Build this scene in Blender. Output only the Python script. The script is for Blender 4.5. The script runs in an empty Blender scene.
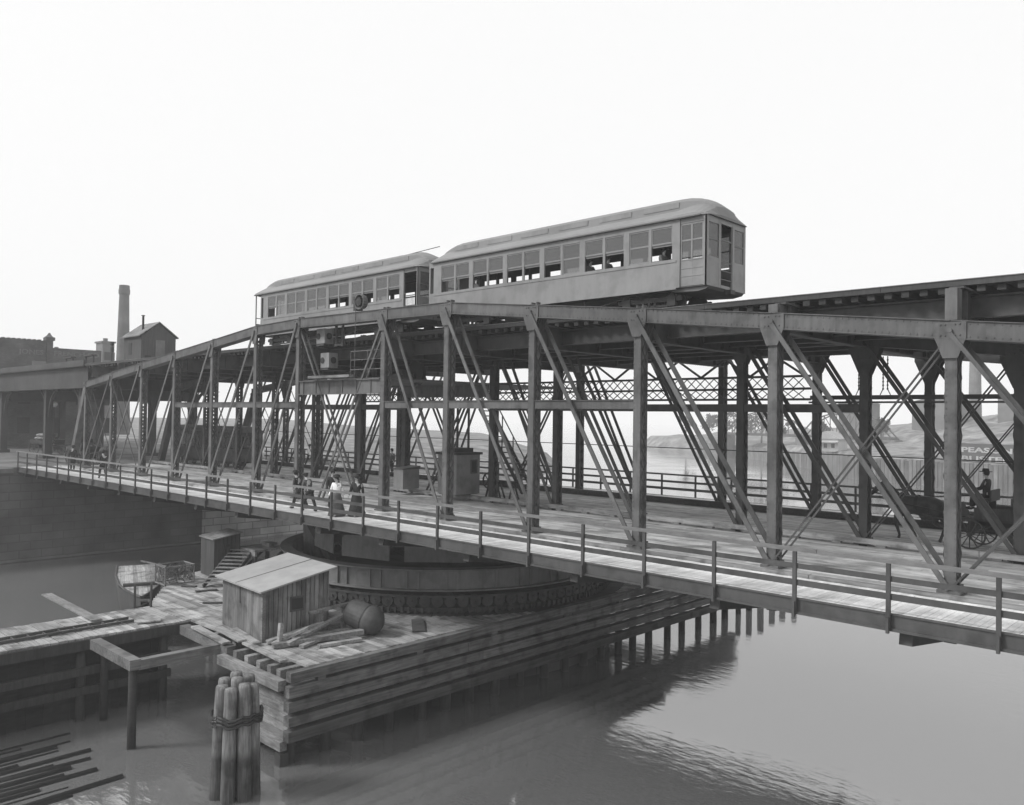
import bpy, math, random
from mathutils import Vector, Matrix
random.seed(7)
S = bpy.context.scene
COL = S.collection
R_ = math.radians

# ------------------------------------------------------------------ materials
def nodes(name):
    m = bpy.data.materials.new(name); m.use_nodes = True
    nt = m.node_tree
    return m, nt, nt.nodes['Principled BSDF']

def mat(name, g, rough=.8, var=.25, scale=(3, 3, 3), island=0., bump=0., spots=0., metal=0., stain=.2, spec=.3, tide=None):
    """grey surface: fine grain noise (stretchable), broad stains, a different tone for every loose piece"""
    m, nt, b = nodes(name)
    N, L = nt.nodes.new, nt.links.new
    tc = N('ShaderNodeTexCoord'); mp = N('ShaderNodeMapping'); mp.inputs['Scale'].default_value = scale
    L(tc.outputs['Object'], mp.inputs['Vector'])
    n1 = N('ShaderNodeTexNoise'); n1.inputs['Scale'].default_value = 1; n1.inputs['Detail'].default_value = 6
    n1.inputs['Roughness'].default_value = .65
    L(mp.outputs[0], n1.inputs['Vector'])
    n2 = N('ShaderNodeTexNoise'); n2.inputs['Scale'].default_value = .35; n2.inputs['Detail'].default_value = 5
    L(tc.outputs['Object'], n2.inputs['Vector'])
    def mr(src, lo, hi, a=.3, z=.7):
        r = N('ShaderNodeMapRange'); r.inputs['From Min'].default_value = a; r.inputs['From Max'].default_value = z
        r.inputs['To Min'].default_value = lo; r.inputs['To Max'].default_value = hi
        L(src, r.inputs['Value']); return r.outputs[0]
    def mul(a, c):
        k = N('ShaderNodeMath'); k.operation = 'MULTIPLY'
        L(a, k.inputs[0])
        if isinstance(c, float): k.inputs[1].default_value = c
        else: L(c, k.inputs[1])
        return k.outputs[0]
    v = mul(mr(n1.outputs[0], 1 - var, 1 + var), mr(n2.outputs[0], 1 - stain, 1 + stain))
    if island:
        ge = N('ShaderNodeNewGeometry')
        v = mul(v, mr(ge.outputs['Random Per Island'], 1 - island, 1 + island, 0, 1))
    if spots:
        n3 = N('ShaderNodeTexNoise'); n3.inputs['Scale'].default_value = 1.6; n3.inputs['Detail'].default_value = 8
        L(tc.outputs['Object'], n3.inputs['Vector'])
        v = mul(v, mr(n3.outputs[0], 1 - spots, 1., .36, .5))
    if tide is not None:                       # wet, weed-dark band left by the tide
        sz = N('ShaderNodeSeparateXYZ'); L(tc.outputs['Object'], sz.inputs[0])
        ad = N('ShaderNodeMath'); ad.operation = 'MULTIPLY_ADD'; ad.inputs[1].default_value = -.7; L(n1.outputs[0], ad.inputs[0]); L(sz.outputs['Z'], ad.inputs[2])
        v = mul(v, mr(ad.outputs[0], .42, 1., tide - .35 - .12, tide - .35 + .12))
    v = mul(v, float(g))
    cb = N('ShaderNodeCombineColor')
    for k in range(3): L(v, cb.inputs[k])
    L(cb.outputs[0], b.inputs['Base Color'])
    b.inputs['Roughness'].default_value = rough
    b.inputs['Metallic'].default_value = metal
    b.inputs['Specular IOR Level'].default_value = spec
    if bump:
        bp = N('ShaderNodeBump'); bp.inputs['Strength'].default_value = bump; bp.inputs['Distance'].default_value = .02
        L(n1.outputs[0], bp.inputs['Height']); L(bp.outputs[0], b.inputs['Normal'])
    return m

def mat_masonry(name, g, bw, bh, mortar=.03, var=.25, axis='yz', dark=.55):
    m, nt, b = nodes(name); N, L = nt.nodes.new, nt.links.new
    tc = N('ShaderNodeTexCoord'); sp = N('ShaderNodeSeparateXYZ'); cx = N('ShaderNodeCombineXYZ')
    L(tc.outputs['Object'], sp.inputs[0])
    if axis == 'ang':
        a = N('ShaderNodeMath'); a.operation = 'ARCTAN2'; L(sp.outputs['Y'], a.inputs[0]); L(sp.outputs['X'], a.inputs[1])
        k = N('ShaderNodeMath'); k.operation = 'MULTIPLY'; k.inputs[1].default_value = 9.; L(a.outputs[0], k.inputs[0])
        L(k.outputs[0], cx.inputs[0])
    else:
        L(sp.outputs[axis[0].upper()], cx.inputs[0])
    L(sp.outputs['Z'], cx.inputs[1])
    br = N('ShaderNodeTexBrick'); L(cx.outputs[0], br.inputs['Vector'])
    br.inputs['Color1'].default_value = (g * (1 + var),) * 3 + (1,); br.inputs['Color2'].default_value = (g * (1 - var),) * 3 + (1,)
    br.inputs['Mortar'].default_value = (g * dark,) * 3 + (1,)
    br.inputs['Scale'].default_value = 1; br.inputs['Mortar Size'].default_value = mortar
    br.inputs['Brick Width'].default_value = bw; br.inputs['Row Height'].default_value = bh
    n2 = N('ShaderNodeTexNoise'); n2.inputs['Scale'].default_value = .4; n2.inputs['Detail'].default_value = 7
    L(tc.outputs['Object'], n2.inputs['Vector'])
    r = N('ShaderNodeMapRange'); r.inputs['From Min'].default_value = .3; r.inputs['From Max'].default_value = .7
    r.inputs['To Min'].default_value = .6; r.inputs['To Max'].default_value = 1.35; L(n2.outputs[0], r.inputs['Value'])
    mx = N('ShaderNodeMix'); mx.data_type = 'RGBA'; mx.blend_type = 'MULTIPLY'; mx.inputs[0].default_value = 1
    cc = N('ShaderNodeCombineColor')
    for k in range(3): L(r.outputs[0], cc.inputs[k])
    L(br.outputs['Color'], mx.inputs[6]); L(cc.outputs[0], mx.inputs[7])
    L(mx.outputs[2], b.inputs['Base Color']); b.inputs['Roughness'].default_value = .9
    b.inputs['Specular IOR Level'].default_value = .2
    bp = N('ShaderNodeBump'); bp.inputs['Strength'].default_value = .5; bp.inputs['Distance'].default_value = .03; bp.invert = True
    L(br.outputs['Fac'], bp.inputs['Height']); L(bp.outputs[0], b.inputs['Normal'])
    return m

M = dict(
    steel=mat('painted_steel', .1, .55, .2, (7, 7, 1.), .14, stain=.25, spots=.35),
    steel_l=mat('painted_steel_dusty', .2, .6, .12, (5, 5, 1.2), .1, stain=.2, spots=.2),
    rail_top=mat('pale_handrail', .17, .6, .25, (2.5, 9, 9), .22),
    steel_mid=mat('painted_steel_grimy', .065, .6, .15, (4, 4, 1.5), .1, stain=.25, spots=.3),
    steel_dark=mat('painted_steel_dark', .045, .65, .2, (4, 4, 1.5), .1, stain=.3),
    iron=mat('black_iron', .025, .5, .2, (6, 6, 6), .1),
    rail=mat('rail_steel', .3, .35, .1, (4, 4, 4), metal=.6),
    walk=mat('walk_planks', .62, .85, .15, (20, 5, 6), .15, stain=.14, spots=.1),
    road=mat('road_planks', .4, .85, .3, (1.0, 18, 6), .3, bump=.3, stain=.22, spots=.3),
    wood_l=mat('timber_weathered', .18, .85, .4, (2, 14, 14), .25, bump=.5, stain=.3, spots=.35),
    wood_x=mat('deck_planks_weathered', .27, .85, .35, (1.0, 16, 8), .34, bump=.5, stain=.28, spots=.5),
    wood_y=mat('timber_along', .135, .85, .45, (14, .8, 14), .3, bump=.4, stain=.3, spots=.4, tide=1.15),
    wood_z=mat('upright_boards', .17, .85, .38, (16, 16, .8), .3, bump=.4, stain=.25, spots=.4),
    wood_zd=mat('upright_boards_dark', .06, .85, .25, (9, 9, .9), .2, bump=.3, stain=.25),
    pile=mat('pile_timber', .17, .85, .6, (14, 14, 1.2), .25, bump=.6, stain=.35, spots=.5, tide=1.3),
    tarred=mat('tarred_timber', .022, .8, .3, (8, 1.5, 8), .12, bump=.5, stain=.3),
    tie_wood=mat('creosoted_tie', .035, .8, .3, (8, 1, 8), .3),
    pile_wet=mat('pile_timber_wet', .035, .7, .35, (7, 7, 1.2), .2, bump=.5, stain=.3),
    tin=mat('roofing_felt', .3, .7, .08, (2, 2, 2), .05, stain=.15, spots=.08),
    tin_d=mat('tar_roof', .1, .8, .12, (3, 3, 3), .1),
    train=mat('train_enamel', .2, .4, .09, (3, 3, .7), .0, stain=.12, spots=.18, spec=.5),
    train_l=mat('train_roof_canvas', .2, .7, .06, (2, 2, 2), .0, stain=.1),
    train_d=mat('train_trim', .12, .5, .08, (2, 2, 2), .0, stain=.1),
    train_in=mat('train_interior', .05, .7, .1, (2, 2, 2)),
    black=mat('soot_black', .03, .8, .2, (4, 4, 4)),
    brick=mat_masonry('dull_brick', .1, .3, .1, .012, .15),
    stack=mat_masonry('stack_brick', .13, .4, .14, .012, .1, 'ang', .8),
    stone=mat_masonry('granite_shaded', .115, 1.5, .62, .035, .14, 'yz', .75),  # abutment stone, with the bridge's shade painted into its tone
    stone_lit=mat_masonry('granite_lit', .26, 1.5, .62, .035, .3, 'yz', .5),  # the same wall's stone, painted lighter to show sunlight on it
    stone_r=mat_masonry('pier_stone', .1, 1.4, .6, .03, .15, 'ang', .5),
    conc=mat('stone_cap', .16, .9, .15, (2, 2, 2), stain=.25),
    skin=mat('skin', .42, .6, .05), cloth_d=mat('dark_wool', .035, .95, .2, (20, 20, 20)),
    cloth_m=mat('grey_wool', .10, .95, .2, (20, 20, 20)), cloth_w=mat('white_cotton', .8, .9, .05),
    hair=mat('dark_hair', .03, .6), horse=mat('bay_coat', .05, .6, .3, (6, 6, 6), stain=.3),
    mane=mat('black_mane', .02, .7), leather=mat('leather', .03, .5), white=mat('white_paint', .5, .6, .05, stain=.1),
    sign=mat('sign_board', .07, .7, .1), letter=mat('sign_letters', .36, .7, .05), faint=mat('faded_letters', .13, .9, .3),
    sack=mat('sacking', .35, .9, .2, (6, 6, 6), .1), rope=mat('hemp_rope', .12, .95, .3, (30, 30, 30)),
    dirt=mat('packed_earth', .12, .95, .3, (.3, .3, .3), stain=.4, bump=.2), hill=mat('hill_scrub', .16, .95, .5, (.15, .15, .4), stain=.5, bump=.3),  # hill colour is paled to stand in for thicker distance haze
    leaf=mat('hazy_leaves', .07, .9, .3, (2, 2, 2), .4), bark=mat('bark', .08, .95, .3, (5, 5, 1)),
    bldg=mat('distant_plaster', .14, .9, .1, (.2, .2, .2), stain=.15), bulk=mat('bulkhead_timber', .13, .9, .3, (3, 3, .4), .3),  # bulkhead timber also lightened in colour to imitate haze
    buoy=mat('tank_iron', .07, .6, .25, (4, 4, 4), stain=.25, bump=.2),
)
def glassmat():
    m, nt, b = nodes('window_glass')
    b.inputs['Base Color'].default_value = (.12, .12, .12, 1); b.inputs['Roughness'].default_value = .06
    b.inputs['Specular IOR Level'].default_value = .5; b.inputs['Alpha'].default_value = .7
    return m
M['glass'] = glassmat()
def globemat():
    m, nt, b = nodes('opal_glass'); b.inputs['Base Color'].default_value = (.85, .85, .85, 1); b.inputs['Roughness'].default_value = .2
    return m
M['opal'] = globemat()
def watermat():
    m, nt, b = nodes('harbour_water'); N, L = nt.nodes.new, nt.links.new
    b.inputs['Base Color'].default_value = (.115, .115, .115, 1); b.inputs['Roughness'].default_value = .02; b.inputs['IOR'].default_value = 2.9
    b.inputs['Specular IOR Level'].default_value = .75
    ge = N('ShaderNodeNewGeometry')
    mp = N('ShaderNodeMapping'); mp.inputs['Scale'].default_value = (.9, 2.2, 1); mp.inputs['Rotation'].default_value = (0, 0, .75)
    L(ge.outputs['Position'], mp.inputs['Vector'])
    n = N('ShaderNodeTexNoise'); n.inputs['Scale'].default_value = 1.3; n.inputs['Detail'].default_value = 5; n.inputs['Roughness'].default_value = .55
    L(mp.outputs[0], n.inputs['Vector'])
    bp = N('ShaderNodeBump'); bp.inputs['Distance'].default_value = .06
    wl = N('ShaderNodeTexNoise'); wl.inputs['Scale'].default_value = .09; wl.inputs['Detail'].default_value = 3; L(ge.outputs['Position'], wl.inputs['Vector'])
    ws_ = N('ShaderNodeMapRange'); ws_.inputs['From Min'].default_value = .4; ws_.inputs['From Max'].default_value = .62; ws_.inputs['To Min'].default_value = .06; ws_.inputs['To Max'].default_value = .34
    L(wl.outputs[0], ws_.inputs['Value']); L(ws_.outputs[0], bp.inputs['Strength'])
    L(n.outputs[0], bp.inputs['Height']); L(bp.outputs[0], b.inputs['Normal'])
    n2 = N('ShaderNodeTexNoise'); n2.inputs['Scale'].default_value = .05; n2.inputs['Detail'].default_value = 6
    L(ge.outputs['Position'], n2.inputs['Vector'])
    cr = N('ShaderNodeMapRange'); cr.inputs['From Min'].default_value = .3; cr.inputs['From Max'].default_value = .7
    cr.inputs['To Min'].default_value = .115; cr.inputs['To Max'].default_value = .155; L(n2.outputs[0], cr.inputs['Value'])
    cc = N('ShaderNodeCombineColor')
    for k in range(3): L(cr.outputs[0], cc.inputs[k])
    L(cc.outputs[0], b.inputs['Base Color'])
    return m
M['water'] = watermat()

# ------------------------------------------------------------------ mesh builder
class MB:
    def __init__(s): s.v = []; s.f = []; s.sm = False
    def add(s, vs, fs):
        o = len(s.v); s.v += [tuple(p) for p in vs]; s.f += [tuple(o + i for i in f) for f in fs]; return s
    def box(s, x0, x1, y0, y1, z0, z1):
        vs = [(x, y, z) for x in (x0, x1) for y in (y0, y1) for z in (z0, z1)]
        return s.add(vs, [(0, 1, 3, 2), (4, 6, 7, 5), (0, 4, 5, 1), (2, 3, 7, 6), (0, 2, 6, 4), (1, 5, 7, 3)])
    def bar(s, p, q, w, h, up=(0, 0, 1)):
        p, q = Vector(p), Vector(q); d = (q - p).normalized(); up = Vector(up)
        if abs(d.dot(up)) > .98: up = Vector((1, 0, 0))
        a = d.cross(up).normalized(); b = a.cross(d).normalized()
        vs = [e + a * i * w / 2 + b * j * h / 2 for e in (p, q) for i, j in ((-1, -1), (1, -1), (1, 1), (-1, 1))]
        return s.add(vs, [(3, 2, 1, 0), (4, 5, 6, 7), (0, 1, 5, 4), (1, 2, 6, 5), (2, 3, 7, 6), (3, 0, 4, 7)])
    def cyl(s, p, q, r0, r1=None, n=10, cap=True):
        r1 = r0 if r1 is None else r1
        p, q = Vector(p), Vector(q); d = (q - p).normalized(); up = Vector((0, 0, 1)) if abs(d.z) < .95 else Vector((1, 0, 0))
        a = d.cross(up).normalized(); b = a.cross(d).normalized()
        vs = []
        for e, r in ((p, r0), (q, r1)):
            for k in range(n):
                t = 2 * math.pi * k / n; vs.append(e + (a * math.cos(t) + b * math.sin(t)) * r)
        fs = [(k, (k + 1) % n, n + (k + 1) % n, n + k) for k in range(n)]
        if cap: fs += [tuple(range(n - 1, -1, -1)), tuple(range(n, 2 * n))]
        return s.add(vs, fs)
    def tube(s, pts, r, n=6):
        for a, b in zip(pts, pts[1:]): s.cyl(a, b, r, n=n)
        return s
    def prism(s, pts, axis, a, b):
        """polygon of 2-D points extruded along axis from a to b"""
        def P(u, v, t): return {'y': (u, t, v), 'x': (t, u, v), 'z': (u, v, t)}[axis]
        n = len(pts); vs = [P(u, v, a) for u, v in pts] + [P(u, v, b) for u, v in pts]
        return s.add(vs, [tuple(range(n - 1, -1, -1)), tuple(range(n, 2 * n))] + [(k, (k + 1) % n, n + (k + 1) % n, n + k) for k in range(n)])
    def lathe(s, prof, c=(0, 0, 0), n=16, axis='z', cap=True):
        vs = []
        for r, h in prof:
            for k in range(n):
                t = 2 * math.pi * k / n; u, w = r * math.cos(t), r * math.sin(t)
                p = {'z': (u, w, h), 'x': (h, u, w), 'y': (w, h, u)}[axis]
                vs.append((c[0] + p[0], c[1] + p[1], c[2] + p[2]))
        fs = [(j * n + k, j * n + (k + 1) % n, (j + 1) * n + (k + 1) % n, (j + 1) * n + k) for j in range(len(prof) - 1) for k in range(n)]
        if cap: fs += [tuple(range(n - 1, -1, -1)), tuple(range((len(prof) - 1) * n, len(prof) * n))]
        return s.add(vs, fs)
    def ring(s, c, r0, r1, z0, z1, a0=0, a1=360, n=48):
        vs = []; full = abs(a1 - a0) >= 360; m = n if full else n + 1
        for k in range(m):
            t = R_(a0 + (a1 - a0) * k / n)
            for r, z in ((r0, z0), (r1, z0), (r1, z1), (r0, z1)): vs.append((c[0] + r * math.cos(t), c[1] + r * math.sin(t), z))
        fs = []
        for k in range(n):
            i, j = k * 4, ((k + 1) % m) * 4
            fs += [(i + e, j + e, j + (e + 1) % 4, i + (e + 1) % 4) for e in range(4)]
        if not full: fs += [(0, 1, 2, 3), (m * 4 - 1, m * 4 - 2, m * 4 - 3, m * 4 - 4)]
        return s.add(vs, fs)
    def sphere(s, c, r, n=12, sx=1, sy=1, sz=1):
        pr = [(max(1e-3, r * math.sin(math.pi * k / (n // 2))), -r * math.cos(math.pi * k / (n // 2))) for k in range(n // 2 + 1)]
        o = len(s.v); s.lathe(pr, (0, 0, 0), n)
        for i in range(o, len(s.v)):
            x, y, z = s.v[i]; s.v[i] = (c[0] + x * sx, c[1] + y * sy, c[2] + z * sz)
        return s

ORG = {}
def thing(name, label, cat, loc=(0, 0, 0), group=None, rz=0, local=False):
    o = bpy.data.objects.new(name, None); COL.objects.link(o); o.location = loc; o.rotation_euler = (0, 0, rz)
    o.empty_display_size = .3
    tag(o, label, cat, group); ORG[o.name] = (0, 0, 0) if local else tuple(loc); return o
def tag(o, label=None, cat=None, group=None, kind=None):
    if label: o['label'] = label
    if cat: o['category'] = cat
    if group: o['group'] = group
    if kind: o['kind'] = kind
    return o
def mesh(name, mb, m, org=(0, 0, 0), smooth=False):
    me = bpy.data.meshes.new(name)
    me.from_pydata([(x - org[0], y - org[1], z - org[2]) for x, y, z in mb.v], [], mb.f)
    me.validate(); me.update()
    import bmesh
    bm = bmesh.new(); bm.from_mesh(me); bmesh.ops.recalc_face_normals(bm, faces=bm.faces); bm.to_mesh(me); bm.free()
    me.materials.append(M[m] if isinstance(m, str) else m)
    if smooth:
        for p in me.polygons: p.use_smooth = True
    o = bpy.data.objects.new(name, me); COL.objects.link(o); return o
def part(name, mb, m, parent, smooth=False, label=None, kind=None):
    org = ORG[parent.name]
    o = mesh(name, mb, m, org, smooth); o.parent = parent; ORG[o.name] = org
    tag(o, label=label, kind=kind); return o
def solo(name, mb, m, label, cat, loc=None, group=None, smooth=False):
    """a thing that is one mesh, its origin at its base"""
    if loc is None:
        xs = [p[0] for p in mb.v]; ys = [p[1] for p in mb.v]; zs = [p[2] for p in mb.v]
        loc = ((min(xs) + max(xs)) / 2, (min(ys) + max(ys)) / 2, min(zs))
    o = mesh(name, mb, m, loc, smooth); o.location = loc; ORG[o.name] = loc
    return tag(o, label, cat, group)
def struct(name, mb, m, smooth=False, kind='structure'):
    o = mesh(name, mb, m, (0, 0, 0), smooth); return tag(o, kind=kind)
def copy_tree(o, parent=None):
    c = o.copy(); COL.objects.link(c); ORG[c.name] = ORG.get(o.name, (0, 0, 0))
    if parent: c.parent = parent
    for ch in list(o.children): copy_tree(ch, c)
    return c
def skin_mb(verts, edges, radii, root=0, sub=1):
    me = bpy.data.meshes.new('skin_tmp'); me.from_pydata(verts, edges, []); me.update()
    o = bpy.data.objects.new('skin_tmp', me); COL.objects.link(o)
    md = o.modifiers.new('skin', 'SKIN'); md.use_smooth_shade = True
    for i, r in enumerate(radii):
        r = r if isinstance(r, tuple) else (r, r)
        me.skin_vertices[0].data[i].radius = r
        me.skin_vertices[0].data[i].use_root = (i == root)
    s2 = o.modifiers.new('sub', 'SUBSURF'); s2.levels = sub; s2.render_levels = sub
    dg = bpy.context.evaluated_depsgraph_get(); ev = o.evaluated_get(dg); em = ev.to_mesh()
    mb = MB(); mb.add([tuple(v.co) for v in em.vertices], [tuple(p.vertices) for p in em.polygons]); ev.to_mesh_clear()
    bpy.data.objects.remove(o); bpy.data.meshes.remove(me)
    return mb
def text_mb(txt, size, xf):
    """letters as thin solid shapes; xf maps (u along the line, v up, depth) to a point"""
    cu = bpy.data.curves.new('t', 'FONT'); cu.body = txt; cu.size = size; cu.extrude = .03; cu.align_x = 'LEFT'; cu.resolution_u = 3
    cu.offset = size * .025
    o = bpy.data.objects.new('t', cu); COL.objects.link(o)
    dg = bpy.context.evaluated_depsgraph_get(); me = bpy.data.meshes.new_from_object(o.evaluated_get(dg))
    w = max(v.co.x for v in me.vertices); mb = MB()
    mb.add([xf(v.co.x, v.co.y, v.co.z, w) for v in me.vertices], [tuple(p.vertices) for p in me.polygons])
    bpy.data.objects.remove(o); bpy.data.curves.remove(cu); bpy.data.meshes.remove(me); return mb

# ------------------------------------------------------------------ camera
f, yaw, pitch, roll = 824.63, .8061, .0180, .0139
c_, s_ = math.cos(yaw), math.sin(yaw)
fw = Vector((-c_, s_, 0)); rt = Vector((s_, c_, 0)); up = Vector((0, 0, 1))
F = math.cos(pitch) * fw + math.sin(pitch) * up; U0 = math.cos(pitch) * up - math.sin(pitch) * fw
RR = math.cos(roll) * rt + math.sin(roll) * U0; UU = math.cos(roll) * U0 - math.sin(roll) * rt
cam = bpy.data.cameras.new('camera'); co = bpy.data.objects.new('camera', cam); COL.objects.link(co)
co.matrix_world = Matrix(((RR.x, UU.x, -F.x, 0), (RR.y, UU.y, -F.y, 0), (RR.z, UU.z, -F.z, 4.2), (0, 0, 0, 1)))
cam.sensor_fit = 'HORIZONTAL'; cam.sensor_width = 36; cam.lens = f * 36 / 1024; cam.clip_start = .1; cam.clip_end = 6000
S.camera = co

# ------------------------------------------------------------------ light and air
W = bpy.data.worlds.new('World'); S.world = W; W.use_nodes = True
nt = W.node_tree; N, L = nt.nodes.new, nt.links.new
bg = nt.nodes['Background']
SUN_AZ, SUN_EL = R_(236), R_(42)          # math angle of the direction towards the sun
sky = N('ShaderNodeTexSky'); sky.sky_type = 'NISHITA'; sky.sun_disc = False
sky.sun_elevation = SUN_EL; sky.sun_rotation = math.pi / 2 - SUN_AZ
sky.air_density = 1.; sky.dust_density = 6.; sky.ozone_density = 1.
bw = N('ShaderNodeRGBToBW'); L(sky.outputs[0], bw.inputs[0])
mr = N('ShaderNodeMapRange'); mr.clamp = False     # a thick white overcast over the clear sky's own gradient
mr.inputs['From Min'].default_value = 0; mr.inputs['From Max'].default_value = 10
mr.inputs['To Min'].default_value = 7.3; mr.inputs['To Max'].default_value = 8.6
L(bw.outputs[0], mr.inputs['Value']); L(mr.outputs[0], bg.inputs['Color']); bg.inputs['Strength'].default_value = .13
sun = bpy.data.lights.new('sun', 'SUN'); sun.energy = 3.1; sun.angle = R_(14); sun.color = (1, 1, 1)
so = bpy.data.objects.new('sun', sun); COL.objects.link(so)
sd = Vector((math.cos(SUN_AZ) * math.cos(SUN_EL), math.sin(SUN_AZ) * math.cos(SUN_EL), math.sin(SUN_EL)))
so.rotation_euler = sd.to_track_quat('Z', 'Y').to_euler(); so.location = (-20, -20, 60)
S.view_settings.view_transform = 'Standard'; S.view_settings.look = 'None'; S.view_settings.exposure = 0; S.view_settings.gamma = 1
S.cycles.use_denoising = True; S.cycles.max_bounces = 6; S.cycles.volume_bounces = 1; S.cycles.transparent_max_bounces = 8
S.cycles.caustics_reflective = False; S.cycles.caustics_refractive = False

# ------------------------------------------------------------------ setting
struct('water', MB().box(-1500, 900, -700, 1500, -7.4, -7.0), 'water')
# left bank: street level behind the abutment, lower ground along the far shore
gm = MB()
gm.prism([(-69.1, -60), (-69.1, 46), (-300, 46), (-300, -60)], 'z', -7.3, -.02); struct('ground', gm, 'dirt')
lb = MB(); shore = [(-69.5, 46.3), (-76, 62), (-92, 100), (-128, 150), (-185, 196), (-300, 250)]
vs = []
for i, (x, y) in enumerate(shore):
    vs += [(x, y, -7.2), (x - 4, y, -4.2), (x - 16, y - 1, -1.6 + .4 * math.sin(i * 2.1)), (min(x - 60, -200), y - 3, -1.0), (-420, y - 3, 1.5)]
lb.add(vs, [(i * 5 + k, i * 5 + k + 1, i * 5 + k + 6, i * 5 + k + 5) for i in range(len(shore) - 1) for k in range(4)])
struct('river_bank', lb, 'hill', True)
# far bank and its low hill
bank = [(60, 120), (20, 137), (-20, 150.5), (-48, 158.5), (-63, 163), (-82, 188), (-113, 220), (-153, 255), (-178, 264), (-200, 285)]
hm = MB(); rows = 16; hv = []
for i in range(len(bank) * 4 - 3):
    t = i / 4; k = min(int(t), len(bank) - 2); u = t - k
    x = bank[k][0] * (1 - u) + bank[k + 1][0] * u; y = bank[k][1] * (1 - u) + bank[k + 1][1] * u
    top = 11.0 - 4.0 * min(1, max(0, (20 - x) / 140)) - 6.5 * min(1, max(0, (-95 - x) / 80))
    for r in range(rows + 1):
        d = r / rows
        nx, ny = .42, .9
        px, py = x + nx * d * 95, y + ny * d * 95
        z = -2.7 + (top + 2.7) * (3 * d * d - 2 * d ** 3) if r else -7.3
        z += .55 * math.sin(px * .31 + r) * (d > .1) * d * 1.2 + (.5 * math.sin(py * .47 + px * .13)) * (d > .15)
        if d > .2: z += (.6 if int(d * 9) % 2 else -.3)
        hv.append((px, py, z))
n = rows + 1
hm.add(hv, [(i * n + r, i * n + r + 1, (i + 1) * n + r + 1, (i + 1) * n + r) for i in range(len(bank) * 4 - 4) for r in range(rows)])
struct('hill', hm, 'hill', True)
# haze
hz = MB().box(-1700, 1100, -900, 1700, -9, 60)
ho = struct('haze', hz, 'dirt', kind='stuff'); hmx = bpy.data.materials.new('haze'); hmx.use_nodes = True
hn = hmx.node_tree; hn.nodes.remove(hn.nodes['Principled BSDF'])
pv = hn.nodes.new('ShaderNodeVolumePrincipled'); pv.inputs['Color'].default_value = (.97, .97, .97, 1); pv.inputs['Density'].default_value = .0009
hn.links.new(pv.outputs[0], hn.nodes['Material Output'].inputs['Volume'])
ho.data.materials.clear(); ho.data.materials.append(hmx)

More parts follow.
